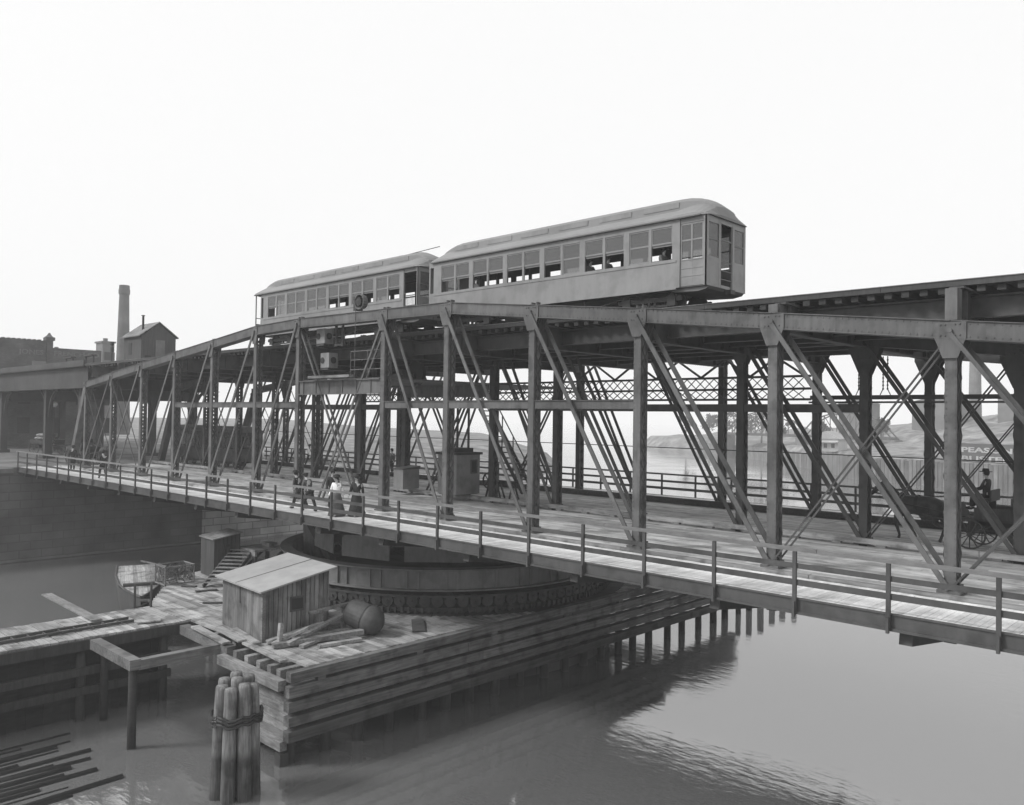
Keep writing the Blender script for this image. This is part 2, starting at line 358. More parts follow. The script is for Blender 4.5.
# ------------------------------------------------------------------ the swing bridge
DA, DB, DC = 22.17, 28.96, 35.76
PA, PB = .28, .40                                   # post size along and across the bridge
CX, CY = -32.6, 28.96
bridge = thing('swing_bridge', 'double-deck steel swing bridge with three trusses turning on a round stone pier', 'bridge', (CX, CY, 0))
right = [-24.87 + 4.684 * k for k in range(6)]
left = [-40.16, -45.1, -50.02, -54.95, -60.0, -64.98]
ST = left[::-1] + [-35.98, -29.06] + right          # panel points
ZT = dict(zip(ST, [6.38, 6.91, 7.43, 7.9, 8.36, 8.84, 8.94, 8.86, 8.8, 8.3, 7.8, 7.28, 6.73, 6.2]))
CH = .42
END_L, END_R = -68.0, 1.9
def rivets(mb, pts, r=.018):
    for p in pts: mb.box(p[0] - r, p[0] + r, p[1] - r, p[1] + r * .2, p[2] - r, p[2] + r)
trusses = {}
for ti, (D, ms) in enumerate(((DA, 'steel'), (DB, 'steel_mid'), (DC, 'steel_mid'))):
    y0, y1 = D, D + PB; ym = D + PB / 2
    ch = MB()
    tops = [(END_L, .35)] + [(s - PA / 2, ZT[s]) for s in ST] + [(END_R, .35)]
    for i, ((xa, za), (xb, zb)) in enumerate(zip(tops, tops[1:])):
        if i in (0, len(tops) - 2):
            xm = (xa, za) if i else (xb, zb)
            ch.bar((xa, ym, za - (.2 if i else 0)), (xb, ym, zb - (0 if i else .2)), PB + .04, .5)
        else:
            ch.prism([(xa, za - CH), (xb, zb - CH), (xb, zb), (xa, za)], 'y', y0 - .03, y1 + .03)
            if ti == 0 and xa > -37:
                nr = int((xb - xa) / .17)
                for q in range(nr):
                    u = (q + .5) / nr
                    for dz_ in (-.05, -CH + .05): xq = xa + (xb - xa) * u; zq = za + (zb - za) * u + dz_; ch.box(xq - .016, xq + .016, y0 - .046, y0 - .03, zq - .016, zq + .016)
            ch.prism([(xa + .01, za + .003), (xb - .01, zb + .003), (xb - .01, zb + .025), (xa + .01, za + .025)], 'y', y0 - .07, y1 + .07)
            ch.prism([(xa + .01, za - CH - .025), (xb - .01, zb - CH - .025), (xb - .01, zb - CH - .003), (xa + .01, za - CH - .003)], 'y', y0 - .07, y1 + .07)
    ch.box(END_L, END_R, y0 + .04, y1 - .04, -.62, -.22)          # bottom chord under the floor
    tr = part('truss', ch, ms, bridge); trusses[D] = tr
    for s in ST:
        zt = ZT[s]; p = MB(); xa, xb = s - PA, s; ztop = zt - CH
        right_end = s > -16
        for yy in (y0, y1 - .03): p.box(xa, xb, yy, yy + .03, -.5, ztop)
        for yy, sg in ((y0 + .03, 1), (y1 - .03, -1)):
            for xx in (xa, xb - .025): p.box(xx, xx + .025, min(yy, yy + sg * .07), max(yy, yy + sg * .07), -.5, ztop)
        if D == DA and s in right[3:]: p.box(xa, xb, y0 - .0, y0 + .03, zt + .03, 7.55); p.box(xb - .03, xb, y0 + .03, y1, zt + .03, 7.55); p.box(xa, xa + .03, y0 + .03, y1, zt + .03, 7.55)
        if ti == 0 and s > -36:
            for q in range(int(ztop / .16)):
                for xx in (xa + .035, xb - .035): p.box(xx - .015, xx + .015, y0 - .014, y0, .25 + q * .16 - .015, .25 + q * .16 + .015)
        if ti: # bracketed head under the upper floor
            p.prism([(xa - .02, ztop - 1.0), (xb + .02, ztop - 1.0), (xb + .38, ztop - .15), (xb + .38, ztop), (xa - .38, ztop), (xa - .38, ztop - .15)], 'y', y0 - .02, y0 + .01)
            p.prism([(xa - .02, ztop - 1.0), (xb + .02, ztop - 1.0), (xb + .38, ztop - .15), (xb + .38, ztop), (xa - .38, ztop), (xa - .38, ztop - .15)], 'y', y1 - .01, y1 + .02)
        po = part('post', p, ms, tr)
        nz = max(4, int(ztop / .46)); dz = ztop / nz
        for sg in (0, 1):
            lc = MB()                                 # lacing bars on each open face
            xx = xa - .012 if sg == 0 else xb + .012
            for k in range(nz):
                a, b = (y0 + .05, y1 - .05) if (k + sg) % 2 else (y1 - .05, y0 + .05)
                lc.bar((xx, a, k * dz), (xx, b, (k + 1) * dz), .014, .05, (0, 1, 0))
                lc.bar((xx + (.013 if sg else -.013), b, k * dz), (xx + (.013 if sg else -.013), a, (k + 1) * dz), .012, .05, (0, 1, 0))
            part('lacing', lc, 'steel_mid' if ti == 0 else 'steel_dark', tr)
        g = MB(); xm = s - PA / 2; gw = .36 if s > -30 else .26
        for yy in ((y0 - .065, y0 - .034), (y1 + .034, y1 + .065)):
            g.prism([(xm - gw, zt - .03), (xm - gw, zt - CH), (xm - .17, zt - CH - .5), (xm + .17, zt - CH - .5), (xm + gw, zt - CH), (xm + gw, zt - .03)], 'y', *yy)
        g.cyl((xm, y0 - .14, zt - .24), (xm, y1 + .14, zt - .24), .06, n=10)
        for k in (-2, -1, 1, 2): 
            for zz in (zt - .09, zt - .36): g.sphere((xm + k * .11, y0 - .07, zz), .025, 6)
        for dx in (-.14, .1): g.box(xm + dx, xm + dx + .05, ym - .1, ym + .1, zt + .027, zt + .13)
        part('gusset_plate', g, ms, tr)
        b = MB().box(xa - .14, xb + .12, y0 - .1, y1 + .1, .004, .1); b.box(xa - .05, xb + .05, y0 - .05, y1 + .05, .103, .22)
        part('post_base', b, 'steel', tr)
    def pair(p, q, w, th, name, m, off=.02):
        d = MB()
        for yy in (y0 + off, y1 - off): d.bar((p[0], yy, p[1]), (q[0], yy, q[1]), th, w, (0, 0, 1))
        return part(name, d, m, tr)
    mid = PA / 2
    def top(s): return (s - mid, ZT[s] - .3)
    def bot(s): return (s - mid, .12)
    seqR = [-29.06] + right; seqL = [-35.98] + left
    for sq in (seqR, seqL):
        for i, (a, b) in enumerate(zip(sq, sq[1:])):
            pair(top(a), bot(b), [.15, .15, .15, .15, .13, .1][i], .045, 'diagonal', ms, -.11)
            if i >= 4: pair(bot(a), top(b), .045, .04, 'counter_rod', 'steel_mid', -.02)
    pair(top(-35.98), (-31.0, .1), .1, .06, 'counter_rod', ms, .07); pair(top(-29.06), (-34.2, .1), .1, .06, 'counter_rod', ms, .07)
    # half-height strut from post to post
    if ti < 2:
        segs = ([(-50.02, -35.98)] if ti == 0 else [(-50.02, -35.98)]) + [(-29.06, right[2] if ti == 0 else right[3])]
        for a, b in segs:
            st = MB(); xs = [s for s in ST if a <= s <= b]
            for u, v in zip(xs, xs[1:]): st.box(u + .03, v - PA - .03, y0 + .04, y1 - .04, 4.53, 4.8); st.box(u + .03, v - PA - .03, y0, y1, 4.805, 4.83)
            part('strut', st, ms, tr)
# floor
road = MB()
y = 21.78; X0, X1 = -68.9, 5.4
while y < 35.6:
    if not (28.45 < y < 28.9) and not (DA - .12 < y < DA + .1 and False):
        x = X0 - random.random() * 4
        while x < X1:
            l = random.uniform(3.6, 6.2); a, b = max(x, X0), min(x + l, X1)
            if b > a + .05: road.box(a, b - .012, y, y + .235, -.08, random.uniform(-.006, .006))
            x += l
    y += .25
part('roadway_deck', road, 'road', bridge)
for (ya, yb, nm) in ((19.0, 21.45, 'near'), (36.35, 38.95, 'far')):
    wk = MB(); x = X0
    while x < X1:
        wk.box(x, x + .142, ya, yb, -.07, random.uniform(-.004, .004)); x += .15
    part('sidewalk_deck', wk, 'walk', bridge)
for ya, yb, z0, z1 in ((21.5, 21.74, -.08, .09), (28.55, 28.78, .08, .24), (35.35, 35.6, .02, .3), (36.0, 36.3, -.08, .1)):
    x = X0; kb = MB()
    while x < X1:
        l = random.uniform(5, 7); kb.box(x, min(x + l, X1) - .02, ya, yb, z0, z1 + random.uniform(-.01, .01))
        if z0 == .08:
            for q in range(4): kb.box(x + .3 + q * 1.5, x + .6 + q * 1.5, ya + .02, yb - .02, .005, .077)
        x += l
    part('wheel_guard', kb, 'wood_x' if ya < 30 else 'wood_y', bridge)
for s in [END_L + .3] + ST + [END_R - .2]:
    xm = s - PA / 2; fb = MB()
    fb.box(xm - .14, xm + .14, 22.2, 36.1, -1.2, -.64); fb.box(xm - .02, xm + .02, 22.2, 36.1, -.64, -.1)
    fb.prism([(19.15, -.1), (22.2, -.1), (22.2, -.95), (21.2, -.95), (19.05, -.66)], 'x', xm - .14, xm + .14)
    fb.prism([(39.0, -.1), (36.0, -.1), (36.0, -.95), (36.9, -.95), (39.0, -.66)], 'x', xm - .1, xm + .1)
    part('floor_beam', fb, 'steel_dark', bridge)
for yy in (19.35, 20.4, 23.6, 25., 26.4, 27.8, 30.3, 31.7, 33.1, 34.5, 37.0, 38.4): part('floor_stringer', MB().box(X0, X1, yy - .08, yy + .08, -.45, -.09), 'steel_dark', bridge)
for yy, nm in ((18.92, 0), (38.98, 1)):
    fa = MB(); fa.box(X0, X1, yy - .03, yy + .04, -.34, -.02); fa.box(X0, X1, yy - .09, yy - .033, -.36, -.3); fa.box(X0, X1, yy - .06, yy + .06, -.015, .012)
    part('fascia_girder', fa, 'steel_mid', bridge)
    rl = MB(); sgn = -1 if nm == 0 else 1; yr = yy + sgn * .1
    hb_ = MB(); x = X0
    while x < X1:
        l = random.uniform(4.1, 6.5); dz = random.uniform(-.008, .008); hb_.bar((x, yr, 1.17 + dz), (min(x + l, X1) - .012, yr, 1.17 + random.uniform(-.008, .008)), .09, .09); x += l
    part('handrail', hb_, 'rail_top' if nm == 0 else 'steel_mid', bridge)
    for z0, z1 in ((.72, .84), (.32, .46)): rl.box(X0, X1, yr - sgn * .03 - .018, yr - sgn * .03 + .018, z0, z1)
    ro = part('railing', rl, 'steel_mid', bridge)
    x = -4.42
    k = 0
    while x > X0:
        pp = MB().box(x - .045, x + .045, yr + sgn * .0 - .035, yr + .035, -.33, 1.115); pp.box(x - .03, x + .03, min(yr, yr + sgn * .08), max(yr, yr + sgn * .08), -.4, -.05)
        part('railing_post', pp, 'steel_mid', ro)
        x -= 2.14
    for x in (-2.28, -.14, 2.0, 4.14): part('railing_post', MB().box(x - .045, x + .045, yr - .035, yr + .035, -.33, 1.115), 'steel_mid', ro)
# upper floor for the elevated tracks
ZR = 7.92
for s in ST:
    xm = s - PA / 2; xg = MB()
    xg.box(xm - .02, xm + .02, 22.62, 35.7, 6.82, 7.62)
    for zz in (6.79, 7.62): xg.box(xm - .17, xm + .17, 22.62, 35.7, zz - .025, zz + .025)
    for q in range(9): xg.box(xm - .15, xm + .15, 23 + q * 1.5, 23.03 + q * 1.5, 6.83, 7.58)
    part('cross_girder', xg, 'steel_mid', bridge)
TRK = (25.57, 28.96, 32.35)
for yy in (23.95, 26.3, 28.2, 29.72, 31.6, 33.9):
    g = MB(); g.box(X0, X1, yy - .02, yy + .02, 6.98, 7.53)
    for zz in (6.985, 7.525): g.box(X0, X1, yy - .15, yy + .15, zz - .02, zz + .02)
    part('track_girder', g, 'steel_mid', bridge)
far_ties = MB()
for i in range(160):                                  # the hundred nearest are single ties
    x = X1 - .3 - i * .46
    if x < X0: break
    tm = MB() if i < 100 else far_ties
    tm.box(x - .1, x + .1, 23.47 + random.uniform(-.05, .05), 34.45, 7.6, 7.76 + random.uniform(-.01, .01))
    if i < 100: part('tie', tm, 'tie_wood', bridge)
part('far_ties', far_ties, 'tie_wood', bridge, kind='stuff')
for yt in TRK:
    for e in (-.72, .72):
        r = MB(); r.box(X0, X1, yt + e - .035, yt + e + .035, 7.87, ZR); r.box(X0, X1, yt + e - .01, yt + e + .01, 7.79, 7.87); r.box(X0, X1, yt + e - .07, yt + e + .07, 7.772, 7.79)
        part('track_rail', r, 'rail', bridge)
for yy in (23.5, 34.4):
    gt = MB(); x = X0
    while x < X1:
        gt.box(x, min(x + 5.5, X1) - .01, yy - .1, yy + .1, 7.775, 7.92); x += 5.5
    part('guard_timber', gt, 'wood_zd', bridge)
    w = MB(); w.box(X0, X1, yy - .12, yy + .12, 7.923, 7.945); part('guard_cap', w, 'wood_y', bridge)
for ya, yb in ((23.62, 28.15), (29.75, 31.55), (33.15, 34.28)):
    t3 = MB(); y = ya
    while y < yb: t3.box(X0, X1, y, min(y + .22, yb), 7.772, 7.81); y += .225
    part('walkway_planks', t3, 'wood_zd', bridge)
for yy in (24.3, 27.2, 30.7):
    t3 = MB(); t3.box(X0, X1, yy - .09, yy + .09, 7.815, 7.95); part('third_rail_cover', t3, 'wood_zd', bridge)
# lattice girder at the far truss, its braces, the long pipe rail
lg = MB(); ya = DC - .35; xa, xb = -50.0, -15.7
for zz in (5.18, 5.66, 6.22): lg.box(xa, xb, ya - .09, ya + .09, zz - .05, zz + .05)
x = xa
while x < xb - .3:
    for z0, z1 in ((5.23, 5.61), (5.71, 6.17)):
        lg.bar((x, ya, z0), (x + .5, ya, z1), .03, .05, (0, 1, 0)); lg.bar((x, ya + .03, z1), (x + .5, ya + .03, z0), .03, .05, (0, 1, 0))
    x += .5
part('lattice_girder', lg, 'steel_dark', bridge)
br = MB(); x = -29.
while x < -16:
    br.bar((x, ya, 6.25), (x + 1.3, ya, 7.1), .09, .09); br.bar((x + 2.6, ya, 6.25), (x + 1.3, ya, 7.1), .09, .09); x += 2.6
part('knee_brace', br, 'steel_dark', bridge)
pr_ = MB(); pr_.box(-15.7, X1, ya - .06, ya + .06, 5.16, 5.34); pr_.box(-15.7, X1, ya - .2, ya - .14, 5.0, 5.08); part('pipe_rail', pr_, 'steel_dark', bridge)
for xh in (-13.6, -12.6):
    hg = MB()
    for dx in (0, .18):
        hg.cyl((xh + dx, ya, 5.55), (xh + dx, ya, 6.95), .022, n=6)
        for q in range(9): hg.sphere((xh + dx, ya, 5.6 + q * .15), .045, 6)
    hg.bar((xh - .12, ya, 5.34), (xh, ya, 5.6), .03, .03); hg.bar((xh + .3, ya, 5.34), (xh + .18, ya, 5.6), .03, .03)
    part('hanger_chain', hg, 'iron', bridge)
wr = MB().cyl((X0, 33, 2.88), (X1, 33, 2.88), .022, n=6); part('guy_wire', wr, 'iron', bridge)
# machinery platform in the centre bay
mp_ = MB(); mp_.box(-35.93, -29.4, DA + .06, DA + .1, 5.2, 5.8); mp_.box(-35.93, -29.4, DA - .03, DA + .2, 5.8, 5.84); mp_.box(-35.93, -29.4, DA - .03, DA + .2, 5.17, 5.21)
for q in range(6): mp_.box(-35.6 + q * 1.1, -35.56 + q * 1.1, DA + .02, DA + .06, 5.21, 5.8)
mp_.box(-35.93, -29.4, DA + .2, DC, 5.84, 5.9); mp_.box(-35.93, -29.4, DB - .05, DB, 5.2, 5.82)
mo = part('machinery_platform', mp_, 'steel', bridge)
pl = MB().box(-34.6, -31.2, DA - .35, DA - .1, 5.93, 6.05); part('staging_plank', pl, 'wood_l', mo)
rr = MB()
for zz in (6.3, 6.75, 7.15): rr.cyl((-32.0, DA + .3, zz), (-29.4, DA + .3, zz), .025, n=6)
for xx in (-32.0, -30.7): rr.cyl((xx, DA + .3, 5.9), (xx, DA + .3, 7.15), .025, n=6)
part('platform_railing', rr, 'steel', mo)
for xx, yy, r in ((-33.2, 24.5, .5), (-34.6, 25.6, .35), (-31.6, 26, .6)):
    gw = MB().lathe([(r, 0), (r, .2), (r * .8, .2), (r * .8, .05), (.1, .05), (.1, .3)], (xx, yy, 6.3), 18, 'y'); gw.box(xx - .1, xx + .1, yy - .2, yy, 5.9, 6.3)
    for q in range(6):
        t = q * math.pi / 3; gw.bar((xx, yy + .1, 6.3), (xx + r * .85 * math.cos(t), yy + .1, 6.3 + r * .85 * math.sin(t)), .05, .05, (0, 1, 0))
    part('gear_wheel', gw, 'iron', mo)
# turntable drum under the floor
dr = MB(); dr.ring((CX, CY), 7.9, 8.05, -3.2, -2.4, n=72); dr.ring((CX, CY), 7.7, 8.3, -2.4, -2.34, n=72); dr.ring((CX, CY), 7.7, 8.3, -3.26, -3.2, n=72)
for k in range(60):
    t = R_(6 * k + (1.2 if k % 2 else -1.2)); dr.bar((CX + 8.1 * math.cos(t), CY + 8.1 * math.sin(t), -3.2), (CX + 8.1 * math.cos(t), CY + 8.1 * math.sin(t), -2.4), .1, .07, (math.cos(t), math.sin(t), 0))
do = part('turntable_drum', dr, 'steel_l', bridge)
for k in range(100):
    t = R_(3.6 * k); ro_ = MB(); c = Vector((math.cos(t), math.sin(t), 0))
    p = Vector((CX, CY, -3.62)) + c * 8.2; ro_.cyl(p, p + c * .38, .245, n=12); ro_.cyl(p + c * .38, p + c * .46, .06, n=6)
    part('roller', ro_, 'steel_mid', do)
rk = MB(); rk.ring((CX, CY), 8.0, 8.62, -4.05, -3.88, n=72)
rk.ring((CX, CY), 8.55, 8.62, -3.45, -3.36, n=72)
for k in range(190):
    t = R_(360 * k / 190); rk.bar((CX + 8.68 * math.cos(t), CY + 8.68 * math.sin(t), -4.08), (CX + 8.68 * math.cos(t), CY + 8.68 * math.sin(t), -3.84), .1, .12, (math.cos(t), math.sin(t), 0))
part('rack_ring', rk, 'steel_mid', do)
for k in range(12):                                  # loading plates between the drum and the trusses
    t0, t1 = R_(30 * k + 3), R_(30 * k + 27); q = MB()
    a = Vector((CX + 6.6 * math.cos(t0), CY + 6.6 * math.sin(t0), 0)); b = Vector((CX + 6.6 * math.cos(t1), CY + 6.6 * math.sin(t1), 0))
    d = (b - a); nrm = Vector((d.y, -d.x, 0)).normalized() * .05
    pts = [a + Vector((0, 0, -2.33)), b + Vector((0, 0, -2.33)), b + Vector((0, 0, -1.5)), a * .3 + b * .7 + Vector((0, 0, -.75)), a * .7 + b * .3 + Vector((0, 0, -.75)), a + Vector((0, 0, -1.5))]
    nn = len(pts); q.add([p for p in pts] + [p + nrm for p in pts], [tuple(range(nn)), tuple(range(2 * nn - 1, nn - 1, -1))] + [(i, (i + 1) % nn, nn + (i + 1) % nn, nn + i) for i in range(nn)])
    part('loading_plate', q, 'steel_l', do)
# stair from the machinery platform down to the roadway
sr = MB(); A_, B_ = Vector((-34.3, 33.5, 4.7)), Vector((-30.8, 33.5, .02))
for yy in (-.45, .45):
    sr.bar(A_ + Vector((0, yy, 0)), B_ + Vector((0, yy, 0)), .06, .2)
    sr.bar(A_ + Vector((0, yy, .9)), B_ + Vector((0, yy, .9)), .05, .05)
for k in range(16):
    p = A_.lerp(B_, (k + .5) / 16); sr.box(p.x - .14, p.x + .14, p.y - .43, p.y + .43, p.z - .03, p.z + .03)
    if k % 4 == 0:
        for yy in (-.45, .45): sr.bar(p + Vector((0, yy, 0)), p + Vector((0, yy, .9)), .05, .05)
sr.box(-36.2, -34.2, 33.0, 34.0, 4.7, 4.78); sr.box(-36.2, -36.1, 33.0, 33.1, .02, 4.7); sr.box(-36.2, -36.1, 33.9, 34.0, .02, 4.7)
part('stair', sr, 'steel_dark', bridge)

# ------------------------------------------------------------------ things on the bridge
def loc_thing(name, label, cat, loc, rz=0, group=None): return thing(name, label, cat, loc, group, rz, True)
cab = thing('control_cabin', 'small sheet-metal control cabin with one window on the bridge roadway', 'cabin', (-30.8, 28.3, 0))
c = MB(); c.box(-31.5, -30.12, 27.5, 29.1, .33, 2.3); part('cabin_body', c, 'steel_l', cab)
c = MB(); c.box(-31.6, -30.02, 27.4, 29.2, 2.3, 2.42); c.box(-31.3, -30.4, 27.8, 28.9, 2.42, 2.62); part('roof', c, 'steel_dark', cab)
c = MB(); c.box(-30.118, -30.09, 28.52, 28.84, 1.35, 1.42); c.box(-30.118, -30.09, 28.52, 28.84, 1.98, 2.05); c.box(-30.118, -30.09, 28.45, 28.52, 1.35, 2.05); c.box(-30.118, -30.09, 28.84, 28.91, 1.35, 2.05)
wf = part('window', c, 'steel_mid', cab); part('pane', MB().box(-30.118, -30.108, 28.52, 28.84, 1.42, 1.98), 'black', wf)
part('door', MB().box(-31.1, -30.4, 27.47, 27.498, .35, 2.15), 'steel_mid', cab)
part('cabin_base', MB().box(-31.45, -30.2, 27.55, 29.05, .302, .33), 'steel_dark', cab)
lk = thing('equipment_locker', 'low grey metal locker with sloping lid beyond the control cabin', 'locker', (-34.6, 28.4, 0))
part('locker_body', MB().box(-35.2, -34.4, 27.6, 28.7, .3, 1.35), 'steel_l', lk); part('lid', MB().prism([(27.55, 1.353), (28.75, 1.353), (28.75, 1.52), (27.55, 1.4)], 'x', -35.25, -34.35), 'steel_mid', lk)
sw = thing('sawhorse_barrier', 'dark timber sawhorse barrier standing on the bridge planks beside the cabin', 'barrier', (-29.5, 30.4, 0))
c = MB(); c.box(-30.2, -28.8, 30.35, 30.47, .8, .95); part('crossbar', c, 'wood_zd', sw)
for sx in (-30.0, -29.0):
    for sy in (-1, 1): part('leg', MB().bar((sx, 30.41 + sy * .04, .88), (sx + .05, 30.41 + sy * .35, 0.01), .07, .07), 'wood_zd', sw)
hw = thing('hand_winch', 'iron hand winch with spoked wheel on the bridge planks by the cabin', 'winch', (-29.6, 29.55, 0))
c = MB()
for sy in (-.25, .25): c.bar((-29.9, 29.55 + sy, .01), (-29.6, 29.55 + sy, 1.0), .07, .07); c.bar((-29.3, 29.55 + sy, .01), (-29.6, 29.55 + sy, 1.0), .07, .07)
part('stand', c, 'iron', hw)
c = MB().lathe([(.42, 0), (.42, .06), (.36, .06), (.36, 0)], (-29.6, 29.2, 1.0), 20, 'y', False)
for q in range(8): t = q * math.pi / 4; c.bar((-29.6, 29.23, 1.0), (-29.6 + .38 * math.cos(t), 29.23, 1 + .38 * math.sin(t)), .035, .035, (0, 1, 0))
part('wheel', c, 'iron', hw); part('winch_drum', MB().cyl((-29.6, 29.25, 1), (-29.6, 29.85, 1), .14), 'rope', hw)

# signal boxes, pulley and poles hung in the centre bay
for i, (x, z, lb_) in enumerate(((-34.75, 8.05, 'upper pale two-lens signal lamp fixed inside the bridge truss'), (-34.35, 6.85, 'lower pale two-lens signal lamp fixed inside the bridge truss'))):
    sb = thing('signal_lamp', lb_, 'signal', (x, 22.8, z - .42), 'signal lamps in the centre bay')
    part('housing', MB().box(x - .36, x + .36, 22.6, 23.1, z - .36, z + .36), 'steel_l', sb)
    for dx in (-.18,): part('lens', MB().cyl((x + dx, 22.6, z), (x + dx, 22.57, z), .15, n=14), 'black', sb)
    part('lens', MB().cyl((x + .36, 22.85, z), (x + .39, 22.85, z), .16, n=14), 'black', sb)
    part('bracket', MB().box(x - .45, x + .2, 22.65, 22.8, z - .45, z - .363), 'steel', sb)
pu = thing('rope_pulley', 'coil of rope on a pulley block hanging above the truss against the train', 'pulley', (-30.9, 22.3, 8.9))
c = MB()
for q in range(5):
    rr_ = .34 - .015 * q; pts = [(-30.9 + rr_ * math.cos(t * math.pi / 8), 22.1 + q * .06, 9.35 + rr_ * math.sin(t * math.pi / 8)) for t in range(17)]; c.tube(pts, .035, 5)
part('rope_coil', c, 'rope', pu)
c = MB().cyl((-30.9, 22.05, 9.35), (-30.9, 22.45, 9.35), .2, n=14); c.box(-31.35, -31.15, 22.1, 22.4, 8.98, 9.6); c.bar((-31.25, 22.25, 9.3), (-30.9, 22.25, 9.35), .08, .08); c.bar((-30.9, 22.25, 8.87), (-30.9, 22.25, 9.3), .06, .06); part('sheave', c, 'iron', pu)
part('fall_rope', MB().cyl((-31.2, 22.12, 5.9), (-31.2, 22.12, 9.0), .015, n=5), 'rope', pu)
fr = thing('flag_pole_pair', 'two short dark poles side by side above the centre of the truss', 'poles', (-33.6, 22.9, 7.8))
for dx in (0, .55): part('pole', MB().cyl((-33.85 + dx, 22.9, 7.5), (-33.85 + dx, 22.9, 8.95), .07, n=8), 'steel_dark', fr)
part('crosspiece', MB().box(-33.9, -33.2, 22.85, 22.95, 7.55, 7.63), 'steel_dark', fr)

# ------------------------------------------------------------------ trains
YN, YF = 24.22, 26.92; YC = (YN + YF) / 2
def car(name, label, xf, open_door, ghead):
    LEN = 14.2 if ghead else 14.95; xr = xf - LEN
    t = thing(name, label, 'train car', (xf - LEN / 2, YC, ZR), 'cars of the elevated train')
    zb, zs, z0, zm, z1, ze = 8.72, 9.6, 9.72, 10.31, 10.88, 11.1
    rp = 0 if ghead else .8
    ws = xf - 1.22; w0 = xr + .72 + rp                       # window zone
    lower = MB()
    for y0, y1 in ((YN, YN + .06), (YF - .06, YF)):
        lower.box(w0 - .4, ws + .05, y0, y1, zb, zs)
        lower.box(w0 - .4, ws + .05, y0 - .02, y1 + .02, zs + .002, zs + .07)
        lower.box(w0 - .4, ws + .05, y0 - .012, y1 + .012, zb - .05, zb - .002)
        lower.box(w0 - .4, ws + .05, y0, y1, zs + .072, z0)
    lower.box(xr + .05, xf - .05, YN + .07, YF - .07, zb, zb + .12)
    body = part('body', lower, 'train', t)
    up_ = MB()
    for y0, y1 in ((YN, YN + .06), (YF - .06, YF)):
        up_.box(w0 - .4, ws + .05, y0, y1, z1, ze + .02)
    up_.box(xr + .3, xf - .3, YN + .07, YF - .07, ze - .02, ze + .03)
    pit = (ws - w0) / 6; 
    edges = []
    for k in range(6):
        a = w0 + k * pit + .12; b = a + (pit - .24 - .1) / 2; c = b + .1; d = w0 + (k + 1) * pit - .12
        edges += [(a, b), (c, d)]
    for y0, y1 in ((YN, YN + .06), (YF - .06, YF)):
        xs = [w0 - .4] + [e for ab in edges for e in ab] + [ws + .05]
        for i in range(0, len(xs), 2): up_.box(xs[i], xs[i + 1], y0, y1, z0, z1)
    part('window_posts', up_, 'train', t)
    rnd = random.Random(3 if ghead else 5)
    for y0, sgn in ((YN + .02, 1), (YF - .06, -1)):
        for k, (a, b) in enumerate(edges):
            opened = rnd.random() < .72 and sgn > 0
            if sgn < 0:
                sh_ = MB(); sh_.box(a - .02, b + .02, YF - .09, YF - .065, z0 + .82, z1 + .05); part('window_shade', sh_, 'train_in', t)
            w = MB(); zl = zm + (-.03 if not opened else .02)
            fr_ = .05
            w.box(a, b, y0, y0 + .035, zm - .03, zm + .03); w.box(a, b, y0, y0 + .035, z1 - .05, z1)
            for e in (a, b - .04): w.box(e, e + .04, y0, y0 + .035, zm + .03, z1 - .05)
            if not opened:
                w.box(a, b, y0 + .001, y0 + .034, z0, z0 + .05)
                for e in (a, b - .04): w.box(e, e + .04, y0 + .001, y0 + .034, z0 + .05, zm - .03)
            else: w.box(a, b, y0 + .036, y0 + .06, zm - .1, zm - .03)
            wo = part('window', w, 'train_l', t)
            if sgn < 0: continue
            g = MB().box(a + .04, b - .04, y0 + .012, y0 + .02, zm + .03, z1 - .05)
            if not opened: g.box(a + .04, b - .04, y0 + .012, y0 + .02, z0 + .05, zm - .03)
            part('pane', g, 'glass', wo)
    # roof: low sides, raised clerestory, both ends rounded down
    rf = MB(); prof = [(-1.43, 0), (-1.40, .07), (-1.0, .28), (-.72, .36), (-.70, .60), (-.62, .68), (0, .82), (.62, .68), (.70, .60), (.72, .36), (1.0, .28), (1.40, .07), (1.43, 0)]; prof = [(a, b * 1.27) for a, b in prof]
    smooth = [(-1.43, 0), (-1.38, .1), (-1.1, .32), (-.85, .46), (-.7, .53), (-.6, .57), (0, .66), (.6, .57), (.7, .53), (.85, .46), (1.1, .32), (1.38, .1), (1.43, 0)]; smooth = [(a, b * 1.5) for a, b in smooth]
    secs = []
    for i in range(25):
        u = i / 24; x = xr - .05 + u * (LEN + .12); dist = min(x - (xr - .05), xf + .07 - x)
        k = min(1, max(0, dist / 1.7)); e = math.sqrt(max(0, 1 - (1 - k) ** 2))
        b_ = min(1, max(0, (dist - .5) / .9)); secs.append((x, [(yy * (.93 + .07 * min(1, dist / .3)), (pz * b_ + sz * (1 - b_)) * (.12 + .88 * e)) for (yy, pz), (_, sz) in zip(prof, smooth)]))
    xs_extra = [0, .15, .3, .5, .75, 1.1, 1.5]
    vs = []; m_ = len(prof)
    def sec(x):
        dist = min(x - (xr - .05), xf + .07 - x); k = min(1, max(0, dist / 1.7)); e = math.sqrt(max(0, 1 - (1 - k) ** 2)); b_ = min(1, max(0, (dist - .6) / .9))
        return [(x, YC + yy * (.9 + .1 * min(1, dist / .35)), ze + .0 + (pz * b_ + sz * (1 - b_)) * (.1 + .9 * e)) for (yy, pz), (_, sz) in zip(prof, smooth)]
    X_ = sorted(set([xr - .05 + a for a in xs_extra + [1.9]] + [xf + .07 - a for a in xs_extra + [1.9]] + [xr + 2.5 + k * .9 for k in range(11)]))
    for x in X_: vs += sec(x)
    fs = [(i * m_ + j, i * m_ + j + 1, (i + 1) * m_ + j + 1, (i + 1) * m_ + j) for i in range(len(X_) - 1) for j in range(m_ - 1)]
